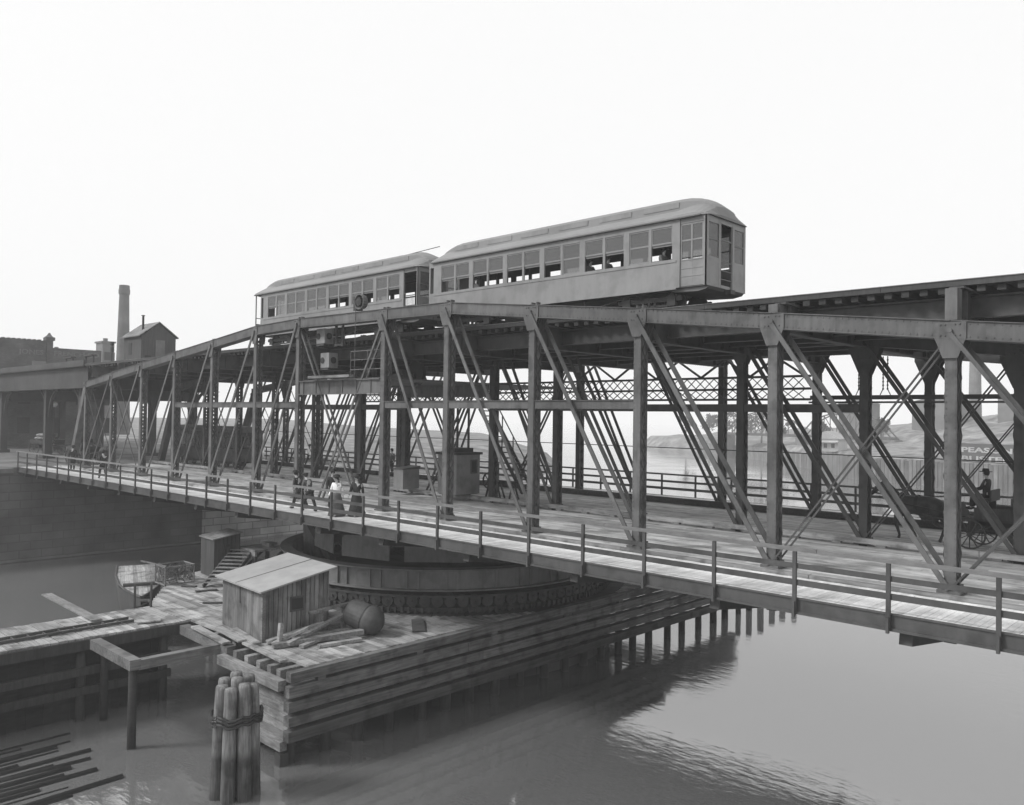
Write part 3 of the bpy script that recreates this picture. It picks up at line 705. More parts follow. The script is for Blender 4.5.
    fs += [tuple(range(m_ - 1, -1, -1)), tuple((len(X_) - 1) * m_ + j for j in range(m_))]
    fs += [(i * m_, (i + 1) * m_, (i + 1) * m_ + m_ - 1, i * m_ + m_ - 1) for i in range(len(X_) - 1)]
    rf.add(vs, fs); ro = part('roof', rf, 'train_l', t)
    for k in range(12):
        a = w0 + (k // 2) * pit + .1; vt = MB()
        for sgn in ((-1, 1)[k % 2],): vt.box(a + .2, a + pit - .35, YC + sgn * .70 - .03, YC + sgn * .70 + .03, ze + .55, ze + .74)
        part('clerestory_vent', vt, 'train', ro)
    dp = MB()
    for sgn in (-1, 1): dp.box(xr + .2, xf - .2, YC + sgn * 1.435 - .02, YC + sgn * 1.435 + .02, ze - .03, ze + .015)
    part('gutter', dp, 'train_d', ro)
    # vestibules
    for (xa, xb, front, op) in ((xf - 1.17, xf, True, open_door), (xr + rp, xr + rp + .32, False, False)):
        v = MB(); xe = xb if front else xa
        if front:
            for y0, y1 in ((YN + .03, YN + .09), (YF - .09, YF - .03)):
                v.box(xa, xa + .14, y0 - .03, y1, zb, ze); v.box(xb - .12, xb, y0, y1, zb, ze); v.box(xa + .14, xb - .12, y0, y1, z1 + .02, ze)
            # end wall: two windows and a middle doorway
            yy = [YN + .03, YN + .16, YN + .82, YN + .95, YF - .95, YF - .82, YF - .16, YF - .03]
            for i in (0, 2, 4, 6): v.box(xb - .07, xb - .002, yy[i], yy[i + 1], zb, ze)
            for i in (1, 5): v.box(xb - .065, xb - .006, yy[i], yy[i + 1], zb, z0); v.box(xb - .065, xb - .006, yy[i], yy[i + 1], z1, ze)
            v.box(xb - .065, xb - .006, yy[3], yy[4], z1 + .05, ze)
            for y_ in (YN + .9, YF - .96): v.box(xa, xa + .06, y_, y_ + .06, zb, ze)
            vo = part('vestibule', v, 'train', t)
            for i in (1, 5):
                wn = MB(); wn.box(xb - .05, xb - .02, yy[i], yy[i + 1], zm - .02, zm + .03); w_ = part('end_window', wn, 'train_d', vo)
                part('pane', MB().box(xb - .045, xb - .03, yy[i], yy[i + 1], z0, z1), 'glass', w_)
            dw = MB(); dw.box(xb - .05, xb - .02, yy[3], yy[3] + .06, zb, z1 + .05); dw.box(xb - .05, xb - .02, yy[4] - .06, yy[4], zb, z1 + .05); dw.box(xb - .05, xb - .02, yy[3] + .06, yy[4] - .06, zm + .05, zm + .1)
            for zz in (zb + .3, zb + .6, zb + .9): dw.box(xb - .04, xb - .02, yy[3] + .06, yy[4] - .06, zz, zz + .03)
            part('end_door', dw, 'train_d', vo)
            if not op:
                for y0 in (YN + .045, YF - .075):
                    d = MB(); d.box(xa + .14, xb - .12, y0, y0 + .03, zb + .03, z0 - .05)
                    for zz in (zm - .02, z1 - .04): d.box(xa + .14, xb - .12, y0 + .001, y0 + .029, zz, zz + .05)
                    for xx in (xa + .14, (xa + xb) / 2 - .03, xb - .18): d.box(xx, xx + .06, y0 - .004, y0 + .034, zb + .03, z1)
                    for zz in (zb + .35, zb + .62, zb + .9): d.box(xa + .16, xb - .14, y0 - .012, y0 - .001, zz, zz + .035)
                    d_ = part('side_door', d, 'train', vo); part('pane', MB().box(xa + .2, xb - .18, y0 + .01, y0 + .02, z0, z1 - .04), 'glass', d_)
            else:
                d = MB()
                for q in range(9): d.box(xa + .2 + q * .09, xa + .215 + q * .09, YN + .05, YN + .065, zb + .05, zb + 1.1)
                for zz in (zb + .1, zb + .6, zb + 1.08): d.box(xa + .16, xb - .14, YN + .046, YN + .07, zz, zz + .03)
                part('platform_gate', d, 'iron', vo)
        else:
            v.box(xa, xa + .06, YN + .06, YN + .9, zb, ze); v.box(xa, xa + .06, YF - .9, YF - .06, zb, ze); v.box(xa, xa + .06, YN + .9, YF - .9, z1, ze)
            for y0 in (YN + .01, YF - .07): v.box(xa, xb, y0, y0 + .06, zb, z0); v.box(xa, xb, y0, y0 + .06, z1, ze); v.box(xa, xa + .08, y0, y0 + .06, z0, z1)
            part('vestibule', v, 'train', t)
    sl = MB(); sl.prism([(xf - 1.5, zb - .01), (xf + .02, zb - .01), (xf - .06, zb - .1), (xf - .4, zb - .16), (xf - 1.4, zb - .12)], 'y', YN + .15, YF - .15); part('end_sill', sl, 'train_d', t)
    for a in (xf + .02, xr - .25): part('coupler', MB().box(a, a + .23, YC - .15, YC + .15, zb - .2, zb - .05), 'iron', t)
    ln_ = MB()
    for y_ in (YN + .064, YF - .075):
        for za, zb_ in ((zb + .13, z0 - .02), (z1 + .01, ze - .1)): ln_.box(w0 - .35, ws, y_, y_ + .01, za, zb_)
        for k in range(7): e = w0 + k * pit; ln_.box(e - .13, e + .13, y_, y_ + .01, z0 - .02, z1 + .01)
    part('lining', ln_, 'train_in', t)
    if rp:
        pg = MB()
        for y_ in (YN + .1, YC - .4, YC + .35, YF - .15): pg.box(xr + .05, xr + .1, y_, y_ + .05, zb + .1, ze)
        for zz in (zb + .35, zb + .7, zb + 1.05): pg.box(xr + .05, xr + .09, YN + .15, YF - .15, zz, zz + .04)
        part('rear_platform', pg, 'train_d', t)
    it = MB(); it.box(w0, ws, YC - .1, YC + .1, ze - .3, ze - .03)
    for y0, y1 in ((YN + .1, YN + .6), (YF - .6, YF - .1)): it.box(w0 + .1, ws - .1, y0, y1, zb + .2, zb + .55); 
    for y0 in (YN + .1, YF - .18): it.box(w0 + .1, ws - .1, y0, y0 + .08, zb + .55, zb + 1.02)
    part('bench', it, 'train_in', t)
    part('ceiling', MB().box(xr + .4, xf - .4, YN + .08, YF - .08, ze - .08, ze - .025), 'train_in', t)
    un = MB(); un.box(xr + .3, xf - .3, YC - 1.1, YC - 1.0, zb - .08, zb - .01); un.box(xr + .3, xf - .3, YC + 1.0, YC + 1.1, zb - .08, zb - .01)
    for a, b in ((4.2, 6.6),): un.box(xr + a, xr + b, YC - .7, YC + .5, zb - .5, zb - .2)
    part('underframe', un, 'iron', t)
    rod = MB()
    for yy in (YC - 1.05, YC + 1.05):
        rod.tube([(xr + 3.3, yy, zb - .1), (xr + 5.4, yy, zb - .46), (xr + 8.8, yy, zb - .46), (xr + 10.9, yy, zb - .1)], .025, 6)
        for xx in (5.4, 8.8): rod.cyl((xr + xx, yy, zb - .46), (xr + xx, yy, zb - .1), .04, n=6)
    part('truss_rod', rod, 'steel_mid', t)
    for cx in (xr + 2.5, xf - 2.5):
        tk = MB()
        for sgn in (-1, 1):
            yy = YC + sgn * .98
            tk.box(cx - 1.35, cx + 1.35, yy - .05, yy + .05, ZR + .42, ZR + .58)
            for ax in (-.95, .95): tk.box(cx + ax - .17, cx + ax + .17, yy - .09, yy + .09, ZR + .25, ZR + .62)
            tk.bar((cx - .8, yy, ZR + .28), (cx + .8, yy, ZR + .28), .05, .08)
            for q in (-.25, 0, .25): tk.cyl((cx + q, yy, ZR + .3), (cx + q, yy, ZR + .5), .06, n=8)
        tk.box(cx - .2, cx + .2, YC - .95, YC + .95, ZR + .42, ZR + .62)
        tko = part('truck', tk, 'iron', t)
        for ax in (-.95, .95):
            for sgn in (-1, 1):
                y_ = YC + sgn * .72
                part('wheel', MB().lathe([(.1, -.09), (.36, -.07), (.42, -.06), (.40, .06), (.36, .06), (.3, .02), (.12, .03), (.12, .08)], (cx + ax, y_, ZR + .405), 20, 'y'), 'iron', tko)
    return t
car1 = car('train_car', 'leading elevated train car with arched roof end and closed vestibule door', -14.35, False, True)
car2 = car('train_car', 'second elevated train car coupled behind, its open gated platform dark', -29.35, True, False)
tw = thing('trolley_pole', 'thin slanting pole on the roof of the rear train car', 'pole', (-33.5, YC, 12.1))
part('pole', MB().cyl((-32.2, YC, 12.12), (-29.4, YC, 12.22), .018, n=6), 'iron', tw); part('pole_base', MB().box(-32.4, -32.1, YC - .06, YC + .06, 12.08, 12.14), 'iron', tw)

# ------------------------------------------------------------------ people and animals
def person(label, loc, rz, h=1.72, pose='walk', coat='cloth_d', legs='cloth_d', hat='bowler', woman=False, group='people on the bridge', lean=0.):
    t = loc_thing('person', label, 'person', loc, rz, group)
    k = h / 1.75; st = {'walk': .24, 'stand': .02, 'sit': 0}[pose]
    V_ = [(0, 0, .95), (0.01, 0, 1.12), (.0, 0, 1.32), (-.01, 0, 1.47), (.02, 0, 1.56), (.035, 0, 1.66), (.03, 0, 1.73)]
    Rd = [(.15, .12), (.135, .105), (.155, .115), (.07, .065), (.055, .055), (.085, .075), (.065, .06)]
    E_ = [(0, 1), (1, 2), (2, 3), (3, 4), (4, 5), (5, 6)]
    def add(p, r, parent):
        V_.append(p); Rd.append(r); E_.append((parent, len(V_) - 1)); return len(V_) - 1
    nose = add((.125, 0, 1.655), .018, 5)
    arm = {}
    for s in (-1, 1):
        sw_ = st * s
        a = add((-.01, s * .19, 1.43), .06, 2)
        if pose == 'sit': el = (.12, s * .24, 1.17); wr_ = (.36, s * .16, 1.12)
        elif lean: el = (.1, s * .25, 1.16); wr_ = (.24, s * .12, 1.0)
        else: el = (-.03 - sw_ * .3, s * .25, 1.15); wr_ = (.07 - sw_ * .7, s * .26, .92)
        b = add(el, .045, a); c = add(wr_, .03, b)
        d_ = Vector(wr_) - Vector(el); d_.normalize()
        hp = Vector(wr_) + d_ * .08; hd = add(tuple(hp), (.035, .02), c)
        side = Vector((0, 1, 0)) if abs(d_.y) < .8 else Vector((1, 0, 0)); side = d_.cross(side).normalized()
        for q, l in zip((-1.5, -.5, .5, 1.5), (.06, .075, .08, .065)):
            f1 = add(tuple(hp + d_ * .035 + side * q * .016), .01, hd); add(tuple(hp + d_ * (.035 + l * .7) + side * q * .017 + Vector((.012, -s * .012, 0))), .008, f1)
        th = add(tuple(hp - d_ * .02 + side * .045), .011, hd); add(tuple(hp + d_ * .02 + side * .06), .009, th)
        if pose == 'sit': kn = (.42, s * .11, .9); an = (.45, s * .11, .5); to = (.6, s * .11, .44); hpz = .88
        else: kn = (.03 + sw_ * .75, s * .1, .5); an = (-.03 + sw_ * 1.35, s * .1, .09); to = (.14 + sw_ * 1.35, s * .11, .035)
        hh = add((0, s * .095, .87), .092, 0); kk = add(kn, .06, hh); aa = add(an, .042, kk); add(to, .035, aa)
        arm[s] = (a, b, c, hh, kk, aa)
    if lean:
        def ln(p):
            if p[2] < .9: return p
            d = p[2] - .9; return (p[0] + d * math.sin(lean), p[1], .9 + d * math.cos(lean))
        V_ = [ln(p) for p in V_]
    sc = lambda p: (p[0] * k, p[1] * k, p[2] * k)
    VV = [sc(p) for p in V_]; rs = [(r if isinstance(r, tuple) else (r, r)) for r in Rd]; rs = [(a * k, b * k) for a, b in rs]
    part('body', skin_mb(VV, E_, rs, 0, 1), 'skin', t, True)
    ids = [0, 1, 2, 3]; ee = [(0, 1), (1, 2), (2, 3)]; vv = [VV[i] for i in ids]; rr2 = [(.185 * k, .145 * k), (.16 * k, .125 * k), (.185 * k, .135 * k), (.085 * k, .08 * k)]
    for s in (-1, 1):
        a, b, c = arm[s][:3]; n0 = len(vv); vv += [VV[a], VV[b], VV[c]]; rr2 += [(.085 * k,) * 2, (.068 * k,) * 2, (.052 * k,) * 2]; ee += [(2, n0), (n0, n0 + 1), (n0 + 1, n0 + 2)]
    if not woman:
        n0 = len(vv); vv.append((VV[0][0] - .01, 0, .68 * k)); rr2.append((.19 * k, .15 * k)); ee.append((0, n0))
    part('coat' if not woman else 'blouse', skin_mb(vv, ee, rr2, 0, 1), coat, t, True)
    if woman:
        sk = MB(); prof = [(.16, 1.05), (.2, .95), (.24, .75), (.3, .4), (.38, .04), (.36, .02)]
        sk.lathe([(r * k, z * k) for r, z in prof], n=18)
        sk.v = [(x * 1.05 - max(0, .9 * k - z) * .12 * (x < 0), y * .95 + .02 * math.sin(7 * math.atan2(y, x)) * (1 - z / k), z) for x, y, z in sk.v]
        part('skirt', sk, legs, t, True)
    else:
        vv = [VV[0]]; rr2 = [(.15 * k, .125 * k)]; ee = []
        for s in (-1, 1):
            hh, kk, aa = arm[s][3:]; n0 = len(vv); vv += [VV[hh], VV[kk], VV[aa]]; rr2 += [(.115 * k,) * 2, (.085 * k,) * 2, (.07 * k,) * 2]; ee += [(0, n0), (n0, n0 + 1), (n0 + 1, n0 + 2)]
        part('trousers', skin_mb(vv, ee, rr2, 0, 1), legs, t, True)
        sh = MB()
        for s in (-1, 1):
            p = VV[arm[s][5]]; sh.sphere((p[0] + .06 * k, p[1], p[2] - .03 * k), .1 * k, 10, 1.3, .5, .55)
        part('shoes', sh, 'leather', t, True)
    hx, hz_ = VV[5][0], VV[5][2]
    hr = MB().sphere((hx - .025 * k, 0, hz_ + .03 * k), .1 * k, 12, 1, .92, 1.0); part('hair', hr, 'hair', t, True)
    ey = MB()
    for s in (-1, 1): ey.sphere((hx + .083 * k, s * .032 * k, hz_ + .015 * k), .011 * k, 6)
    ey.box(hx + .085 * k, hx + .09 * k, -.025 * k, .025 * k, hz_ - .055 * k, hz_ - .048 * k); part('eyes_and_mouth', ey, 'hair', t)
    if hat:
        pf = {'bowler': [(.165, .07), (.165, .085), (.105, .09), (.105, .15), (.07, .19), (.01, .2)], 'cap': [(.12, .06), (.135, .1), (.11, .14), (.01, .155)],
              'wide': [(.24, .075), (.25, .095), (.15, .1), (.16, .17), (.1, .21), (.01, .22)], 'slouch': [(.2, .07), (.2, .085), (.11, .09), (.1, .18), (.01, .19)]}[hat]
        part('hat', MB().lathe([(r * k, hz_ + z * k) for r, z in pf], (hx, 0, 0), 16), 'cloth_d', t, True)
    return t
person('man in long dark coat and bowler at the railing, leftmost of the bending pair', (-32.25, 20.05, .005), R_(-150), 1.66, 'walk', lean=.3)
person('man in grey coat leaning over close beside the bowler-hatted man', (-31.15, 19.85, .005), R_(-170), 1.64, 'walk', coat='cloth_m', hat='cap', lean=.35)
person('woman in white blouse, grey skirt and wide dark hat on the sidewalk', (-28.96, 19.75, .005), R_(-60), 1.62, 'walk', coat='cloth_w', legs='cloth_m', hat='wide', woman=True)
person('woman in black dress and broad hat walking next to the white-bloused woman', (-28.4, 20.35, .005), R_(-60), 1.66, 'walk', coat='cloth_d', legs='cloth_d', hat='wide', woman=True)
person('man in dark suit and bowler following behind the two women', (-30.75, 20.75, .005), R_(-30), 1.74, 'walk')
person('lone man in dark clothes walking far down the near sidewalk', (-54.2, 19.6, .005), R_(180), 1.72, 'walk', hat='bowler')
person('small far man in dark coat standing by the street end of the railing', (-62.6, 20.6, .005), R_(150), 1.72, 'stand', hat='slouch')
person('man standing on the far sidewalk seen between two posts', (-47.9, 37.4, .005), R_(-90), 1.72, 'stand', coat='cloth_m')
person('person on the far sidewalk near the streetcar in pale shirt', (-58.5, 37.2, .005), R_(20), 1.7, 'walk', coat='cloth_w', hat='slouch')
for i, (x, lab) in enumerate(((-18.75, 'passenger in dark hat leaning at a wide open window of the leading train car'), (-16.3, 'passenger resting an arm in the frontmost open window of the leading train car'), (-19.6, 'passenger shaded inside the middle windows of the leading train car'), (-26.0, 'passenger in pale shirt at the rear windows of the leading train car'))):
    person(lab, (x, YN + .4, 8.62 + .1), R_(-8), 1.5, 'sit', coat='cloth_w' if i == 3 else 'cloth_m', hat='slouch' if i % 2 else 'cap', group='passengers in the train')

def make_horse(label, loc, rz):
    t = loc_thing('horse', label, 'horse', loc, rz, 'horses pulling wagons')
    V_ = [(0, 0, 1.22), (-.45, 0, 1.25), (-.78, 0, 1.22), (.38, 0, 1.2), (.68, 0, 1.26), (.92, 0, 1.52), (1.1, 0, 1.75), (1.17, 0, 1.83), (1.36, 0, 1.66), (1.55, 0, 1.48), (1.6, 0, 1.42)]
    Rd = [(.3, .29), (.27, .29), (.2, .22), (.28, .29), (.22, .25), (.14, .18), (.1, .14), (.09, .12), (.08, .1), (.065, .07), (.05, .055)]
    E_ = [(0, 1), (1, 2), (0, 3), (3, 4), (4, 5), (5, 6), (6, 7), (7, 8), (8, 9), (9, 10)]
    def add(p, r, par): V_.append(p); Rd.append((r, r)); E_.append((par, len(V_) - 1)); return len(V_) - 1
    fr_ = {1: [(.6, .17, .95), (.72, .17, .62), (.62, .17, .3), (.58, .17, .16), (.62, .17, .04)], -1: [(.5, -.17, .95), (.42, -.17, .58), (.28, -.17, .32), (.2, -.17, .2), (.17, -.17, .08)]}
    rr_ = {1: [(-.62, .18, .92), (-.5, .18, .68), (-.82, .18, .52), (-.72, .18, .2), (-.66, .18, .04)], -1: [(-.62, -.18, .92), (-.72, -.18, .66), (-1.05, -.18, .55), (-1.02, -.18, .22), (-.94, -.18, .05)]}
    for s in (1, -1):
        p = add(fr_[s][0], .14, 3)
        for q, r in zip(fr_[s][1:], (.075, .05, .042, .06)): p = add(q, r, p)
        p = add(rr_[s][0], .19, 1)
        for q, r in zip(rr_[s][1:], (.11, .06, .045, .062)): p = add(q, r, p)
    for s in (1, -1):
        e = add((1.13, s * .07, 1.93), .03, 7); add((1.14, s * .08, 2.0), .012, e)
    part('body', skin_mb(V_, E_, Rd, 0, 2), 'horse', t, True)
    mn = MB()
    for k in range(12):
        p = Vector((.62, 0, 1.5)).lerp(Vector((1.1, 0, 1.95)), k / 11); mn.bar(p + Vector((0, 0, 0)), p + Vector((-.1, .1 * (-1) ** k, -.22)), .06, .05)
    part('mane', mn, 'mane', t); tl = skin_mb([(-.95, 0, 1.28), (-1.12, 0, 1.1), (-1.18, 0, .8), (-1.15, 0, .5)], [(0, 1), (1, 2), (2, 3)], [.05, .07, .08, .03], 0, 1); part('tail', tl, 'mane', t, True)
    hs = MB()
    hs.lathe([(.31, 0), (.36, .06), (.31, .12), (.29, .06)], (.5, 0, 1.25), 18, 'x', False); hs.bar((.55, -.3, 1.25), (-1.6, -.42, .95), .03, .05); hs.bar((.55, .3, 1.25), (-1.6, .42, .95), .03, .05)
    hs.lathe([(.315, 0), (.32, .05), (.315, .1)], (.0, 0, 1.22), 18, 'x', False); hs.tube([(1.5, .07, 1.5), (.7, .3, 1.45), (-.4, .3, 1.5), (-2.2, .2, 1.7)], .012, 4); hs.tube([(1.5, -.07, 1.5), (.7, -.3, 1.45), (-.4, -.3, 1.5), (-2.2, -.2, 1.7)], .012, 4)
    hs.box(1.12, 1.5, -.1, -.085, 1.6, 1.72); part('harness', hs, 'leather', t); return t
def wheel_part(t, c, r, parent):
    w = MB().lathe([(r - .05, -.03), (r, -.03), (r, .03), (r - .05, .03), (r - .05, -.03)], c, 24, 'y', False); w.cyl((c[0], c[1] - .1, c[2]), (c[0], c[1] + .1, c[2]), .07, n=10)
    for k in range(12): a = k * math.pi / 6; w.bar(c, (c[0] + (r - .04) * math.cos(a), c[1], c[2] + (r - .04) * math.sin(a)), .03, .03, (0, 1, 0))
    return part('wheel', w, 'wood_zd', parent)
def make_wagon(label, loc, rz, load=False):
    t = loc_thing('wagon', label, 'wagon', loc, rz, 'horse-drawn wagons')
    b = MB(); b.box(-2.2, .75, -.6, .6, .95, 1.03)
    for y in (-.62, .58): b.box(-2.2, .1, y, y + .04, 1.03, 1.4)
    b.box(-2.24, -2.2, -.6, .6, 1.03, 1.4); b.prism([(.5, 1.03), (.55, 1.03), (.8, 1.45), (.75, 1.47)], 'y', -.6, .6); part('wagon_box', b, 'wood_zd', t)
    s_ = MB(); s_.box(-.35, .1, -.55, .55, 1.62, 1.7); s_.box(-.4, -.35, -.55, .55, 1.62, 2.0)
    for y in (-.5, .46): s_.box(-.3, .05, y, y + .04, 1.03, 1.62)
    part('seat', s_, 'leather', t)
    part('axle', MB().cyl((.2, -.7, .5), (.2, .7, .5), .04).cyl((-1.6, -.7, .6), (-1.6, .7, .6), .04).box(-1.7, .3, -.06, .06, .75, .9).box(.1, .3, -.5, .5, .5, .95).box(-1.7, -1.5, -.5, .5, .6, .95), 'iron', t)
    for x, r in ((.2, .5), (-1.6, .6)):
        for y in (-.74, .74): wheel_part(t, (x, y, r), r, t)
    part('shaft', MB().bar((.3, -.45, .8), (2.5, -.36, 1.05), .05, .06).bar((.3, .45, .8), (2.5, .36, 1.05), .05, .06), 'wood_zd', t)
    if load:
        l_ = MB()
        for k in range(3):
            for j in range(4 - k): l_.sphere((-1.9 + j * .45 + k * .2, 0, 1.25 + k * .3), .3, 10, 1., 1.9, .55)
        part('sacks', l_, 'sack', t, True)
    return t
make_horse('dark harnessed horse trotting along the planked roadway ahead of a driver', (-9.85, 31.3, .005), math.pi).scale = (1.07, 1.07, 1.07)
make_wagon('dark open wagon behind the trotting horse on the planked roadway', (-7.85, 31.3, .005), math.pi)
person('driver in dark coat and slouch hat sitting high on the open wagon', (-7.72, 31.3, .86), math.pi, 1.74, 'sit', hat='slouch')
make_horse('far dark horse at the street end of the bridge', (-66.5, 24.3, .005), .1); make_wagon('far wagon behind the horse at the street end of the bridge', (-69.6, 24.0, .005), .1)
make_wagon('distant wagon heaped with pale sacks on the street beneath the viaduct', (-87.0, 26.9, 0), .5, True)

# streetcar far down the roadway
sc_ = thing('streetcar', 'dark streetcar with a row of windows far down the bridge roadway', 'streetcar', (-63.7, 31.7, 0))
b = MB(); x0, x1, y0, y1 = -69.3, -58.2, 30.5, 32.8
b.box(x0, x1, y0, y1, .6, 1.5); b.box(x0, x1, y0, y1, 2.45, 2.75); b.box(x0 + .1, x1 - .1, y0 + .1, y1 - .1, .5, .6)
for k in range(13):
    for y in (y0, y1 - .06): b.box(x0 + k * .92, x0 + k * .92 + .09, y, y + .06, 1.5, 2.45)
for x in (x0, x1 - .06):
    for y in (y0 + .06, y0 + .78, y1 - .87, y1 - .15): b.box(x, x + .06, y, y + .09, 1.5, 2.45)
part('body', b, 'steel_mid', sc_)
b = MB(); b.prism([(y0 - .12, 2.75), (y1 + .12, 2.75), (y1 - .3, 2.98), (y1 - .65, 3.02), (y1 - .68, 3.2), (y0 + .68, 3.2), (y0 + .65, 3.02), (y0 + .3, 2.98)], 'x', x0 - .25, x1 + .25); part('roof', b, 'train_d', sc_)
for x in (-66.6, -61): 
    tk = MB().box(x - 1.1, x + 1.1, 30.7, 32.6, .3, .5); to_ = part('truck', tk, 'iron', sc_)
    for ax in (-.75, .75):
        for y in (30.95, 32.35): part('wheel', MB().cyl((x + ax, y - .05, .36), (x + ax, y + .05, .36), .36, n=14), 'iron', to_)
part('windows', MB().box(x0 + .1, x1 - .1, y0 + .02, y0 + .03, 1.5, 2.45).box(x0 + .1, x1 - .1, y1 - .03, y1 - .02, 1.5, 2.45), 'glass', sc_)

# ------------------------------------------------------------------ piers
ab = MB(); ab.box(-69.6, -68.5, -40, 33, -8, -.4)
o = solo('abutment_wall', ab, 'stone', 'coursed stone abutment wall coloured dark for bridge shade, rising from the water under the street', 'wall', (-69, 19, -7.4))
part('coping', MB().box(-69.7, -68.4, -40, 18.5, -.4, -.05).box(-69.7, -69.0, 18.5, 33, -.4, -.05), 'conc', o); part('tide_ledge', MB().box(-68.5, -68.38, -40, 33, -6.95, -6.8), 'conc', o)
o = solo('abutment_lit_end', MB().box(-69.6, -68.45, 33.01, 46, -8, -.4), 'stone_lit', 'granite block wall coloured paler for sunlight beyond the bridge shadow', 'wall', (-69, 40, -7.4))  # end of the abutment wall, split off to carry the painted sunlight
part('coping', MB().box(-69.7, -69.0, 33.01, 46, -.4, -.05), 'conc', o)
pp = MB().lathe([(8.7, -8), (8.7, -4.6), (9.3, -4.58), (9.42, -4.55), (9.42, -4.12), (.1, -4.12)], (0, 0, 0), 72)
po = mesh('pivot_pier', pp, 'stone_r'); po.location = (CX, CY, 0); tag(po, 'round stone pivot pier in midstream carrying the bridge turntable', 'pier')

fp = thing('fender_pier', 'long timber fender pier with planked deck and stacked wales around the pivot pier', 'pier', (-32.6, 22, -7))
ZD = -4.0
def circ(y, R=9.5):
    d = abs(y - CY); return math.sqrt(R * R - d * d) if d < R else 0
dks = [MB(), MB(), MB()]; y = 15.0
while y < 43.0:
    w = random.uniform(.24, .3); h = circ(y + w / 2)
    xl = -35.35 - (y - 14.7) * 1.6 if y < 17.2 else (-40.2 - (y - 17.2) * .45 if y < 20.6 else -42.0)
    segs = [(xl, -23.42)] if h == 0 else [(xl, CX - h), (CX + h, -23.42)]
    for si, (a, b) in enumerate(segs):
        dk = dks[0] if h == 0 else dks[1 + si]
        if y > 35.5 and a > CX: continue
        x = a
        while x < b - .1:
            l = random.choice((3.8, 4.6, 5.4)); e = min(x + l, b)
            if b - e < .6: e = b
            dk.box(x, e - .015, y, y + w - .018, ZD - .08, ZD + random.uniform(-.012, .012)); x = e
    y += w
for dk in dks: part('deck', dk, 'wood_x', fp)
jo = MB()
for x in (-24.0, -24.6, -25.3, -26.1, -26.9, -28.2, -29.6, -31): 
    jo.box(x - .12, x + .12, 14.25 if x > -27 else 14.9, 20, ZD - .42, ZD - .085)
part('joist', jo, 'wood_l', fp)
for xs, sg_ in ((-23.3, 1), (-42.4, -1)):
    wl = MB()
    for z0, z1 in ((-4.82, -4.46), (-5.27, -4.95), (-5.72, -5.42), (-6.22, -5.88)):
        y = 14.15 if sg_ > 0 else 20.9
        while y < 43.2:
            l = random.uniform(6.5, 9); e = min(y + l, 43.2 + random.uniform(-.6, .3)); o_ = random.uniform(-.02, .02)
            wl.box(xs - .17 + o_, xs + .15 + o_, y, e - .02, z0, z1); y += l
            if y > 43: break
    part('wale', wl, 'wood_y', fp)
    cp = MB(); cp.box(xs - .15, xs + .14, 14.2 if sg_ > 0 else 20.9, 24.5, -4.33, ZD - .02); cp.box(xs - .15, xs + .14, 24.52, 35.6, -4.33, ZD - .03); part('cap_timber', cp, 'wood_y', fp)
    y = 14.5 if sg_ > 0 else 21.2; k = 0
    while y < 52:
        top = -4.35 if y < 43.4 else -5.0 - random.random() * .7
        x = xs - sg_ * .36 + random.uniform(-.06, .06); r = random.uniform(.15, .19)
        p = MB().cyl((x, y, -8), (x + random.uniform(-.04, .04), y, top), r * 1.1, r, 9); part('pile', p, 'pile_wet', fp, True)
        y += random.uniform(1.25, 1.6)
        if k % 3 == 0 and y < 42:
            part('spacer_block', MB().box(xs - .1, xs + .1, y - .6, y - .3, -4.46, -4.33), 'wood_y', fp)
        k += 1
ef = MB(); z = -4.9
while z > -6.2: ef.box(-26.9, -23.5, 14.32, 14.4, z - .27, z); z -= .285
part('end_planking', ef, 'wood_l', fp)
ec = MB(); ec.box(-27.6, -23.5, 13.95, 14.24, -4.62, -4.3); ec.box(-27.2, -23.5, 14.05, 14.3, -6.55, -6.25); part('end_cap', ec, 'wood_l', fp)
cb = MB().box(-23.75, -23.42, 14.02, 14.32, -7.6, -6.6); part('corner_pile', cb, 'pile_wet', fp)
for x in (-25.6, -27.2): part('pile', MB().cyl((x, 14.5, -8), (x, 14.5, -4.7), .17), 'pile_wet', fp, True)
# loose boards at the broken edge
for i, (a, b, w) in enumerate((((-30.6, 14.55, -3.96), (-27.7, 14.35, -3.98), .3), ((-29.6, 15.0, -3.9), (-27.3, 14.75, -3.9), .32), ((-28.9, 15.25, -3.85), (-26.6, 14.95, -3.9), .26), ((-27.2, 14.8, -3.95), (-24.3, 14.62, -3.95), .25))):
    o_ = MB().bar(a, b, w, .07); part('edge_board', o_, 'wood_x', fp)
# open timber frame on the upstream side
wfm = thing('timber_staging', 'open square staging of heavy timbers on piles beside the pier end', 'staging', (-29.5, 13, -7))
for a, b in (((-31.6, 11.3, -4.2), (-28.0, 11.3, -4.2)), ((-31.6, 14.6, -4.25), (-27.5, 14.45, -4.25))): part('beam', MB().bar(a, b, .36, .34), 'wood_y', wfm)
part('beam', MB().bar((-28.2, 11.45, -4.25), (-28.2, 14.3, -4.25), .3, .32), 'wood_y', wfm)
for x, y in ((-28.2, 11.3), (-28.0, 14.9), (-31.5, 11.6)): part('pile', MB().cyl((x, y, -8), (x, y, -4.42), .15, .14), 'tarred', wfm, True)
lr = thing('log_raft', 'loose dark timbers lying awash in the water below the walkway', 'logs', (-29, 4, -7))
rnd = random.Random(4)
for k in range(17):
    x = -31.3 + k * .34 + rnd.uniform(-.06, .06); e = 9.6 + rnd.uniform(-1.6, .9); a_ = rnd.uniform(-.5, .5)
    part('log', MB().cyl((x + a_, e - rnd.uniform(8, 14), -7.12), (x, e, -7.1 + rnd.uniform(-.03, .06)), .17, .15, 8), 'tarred', lr, True)
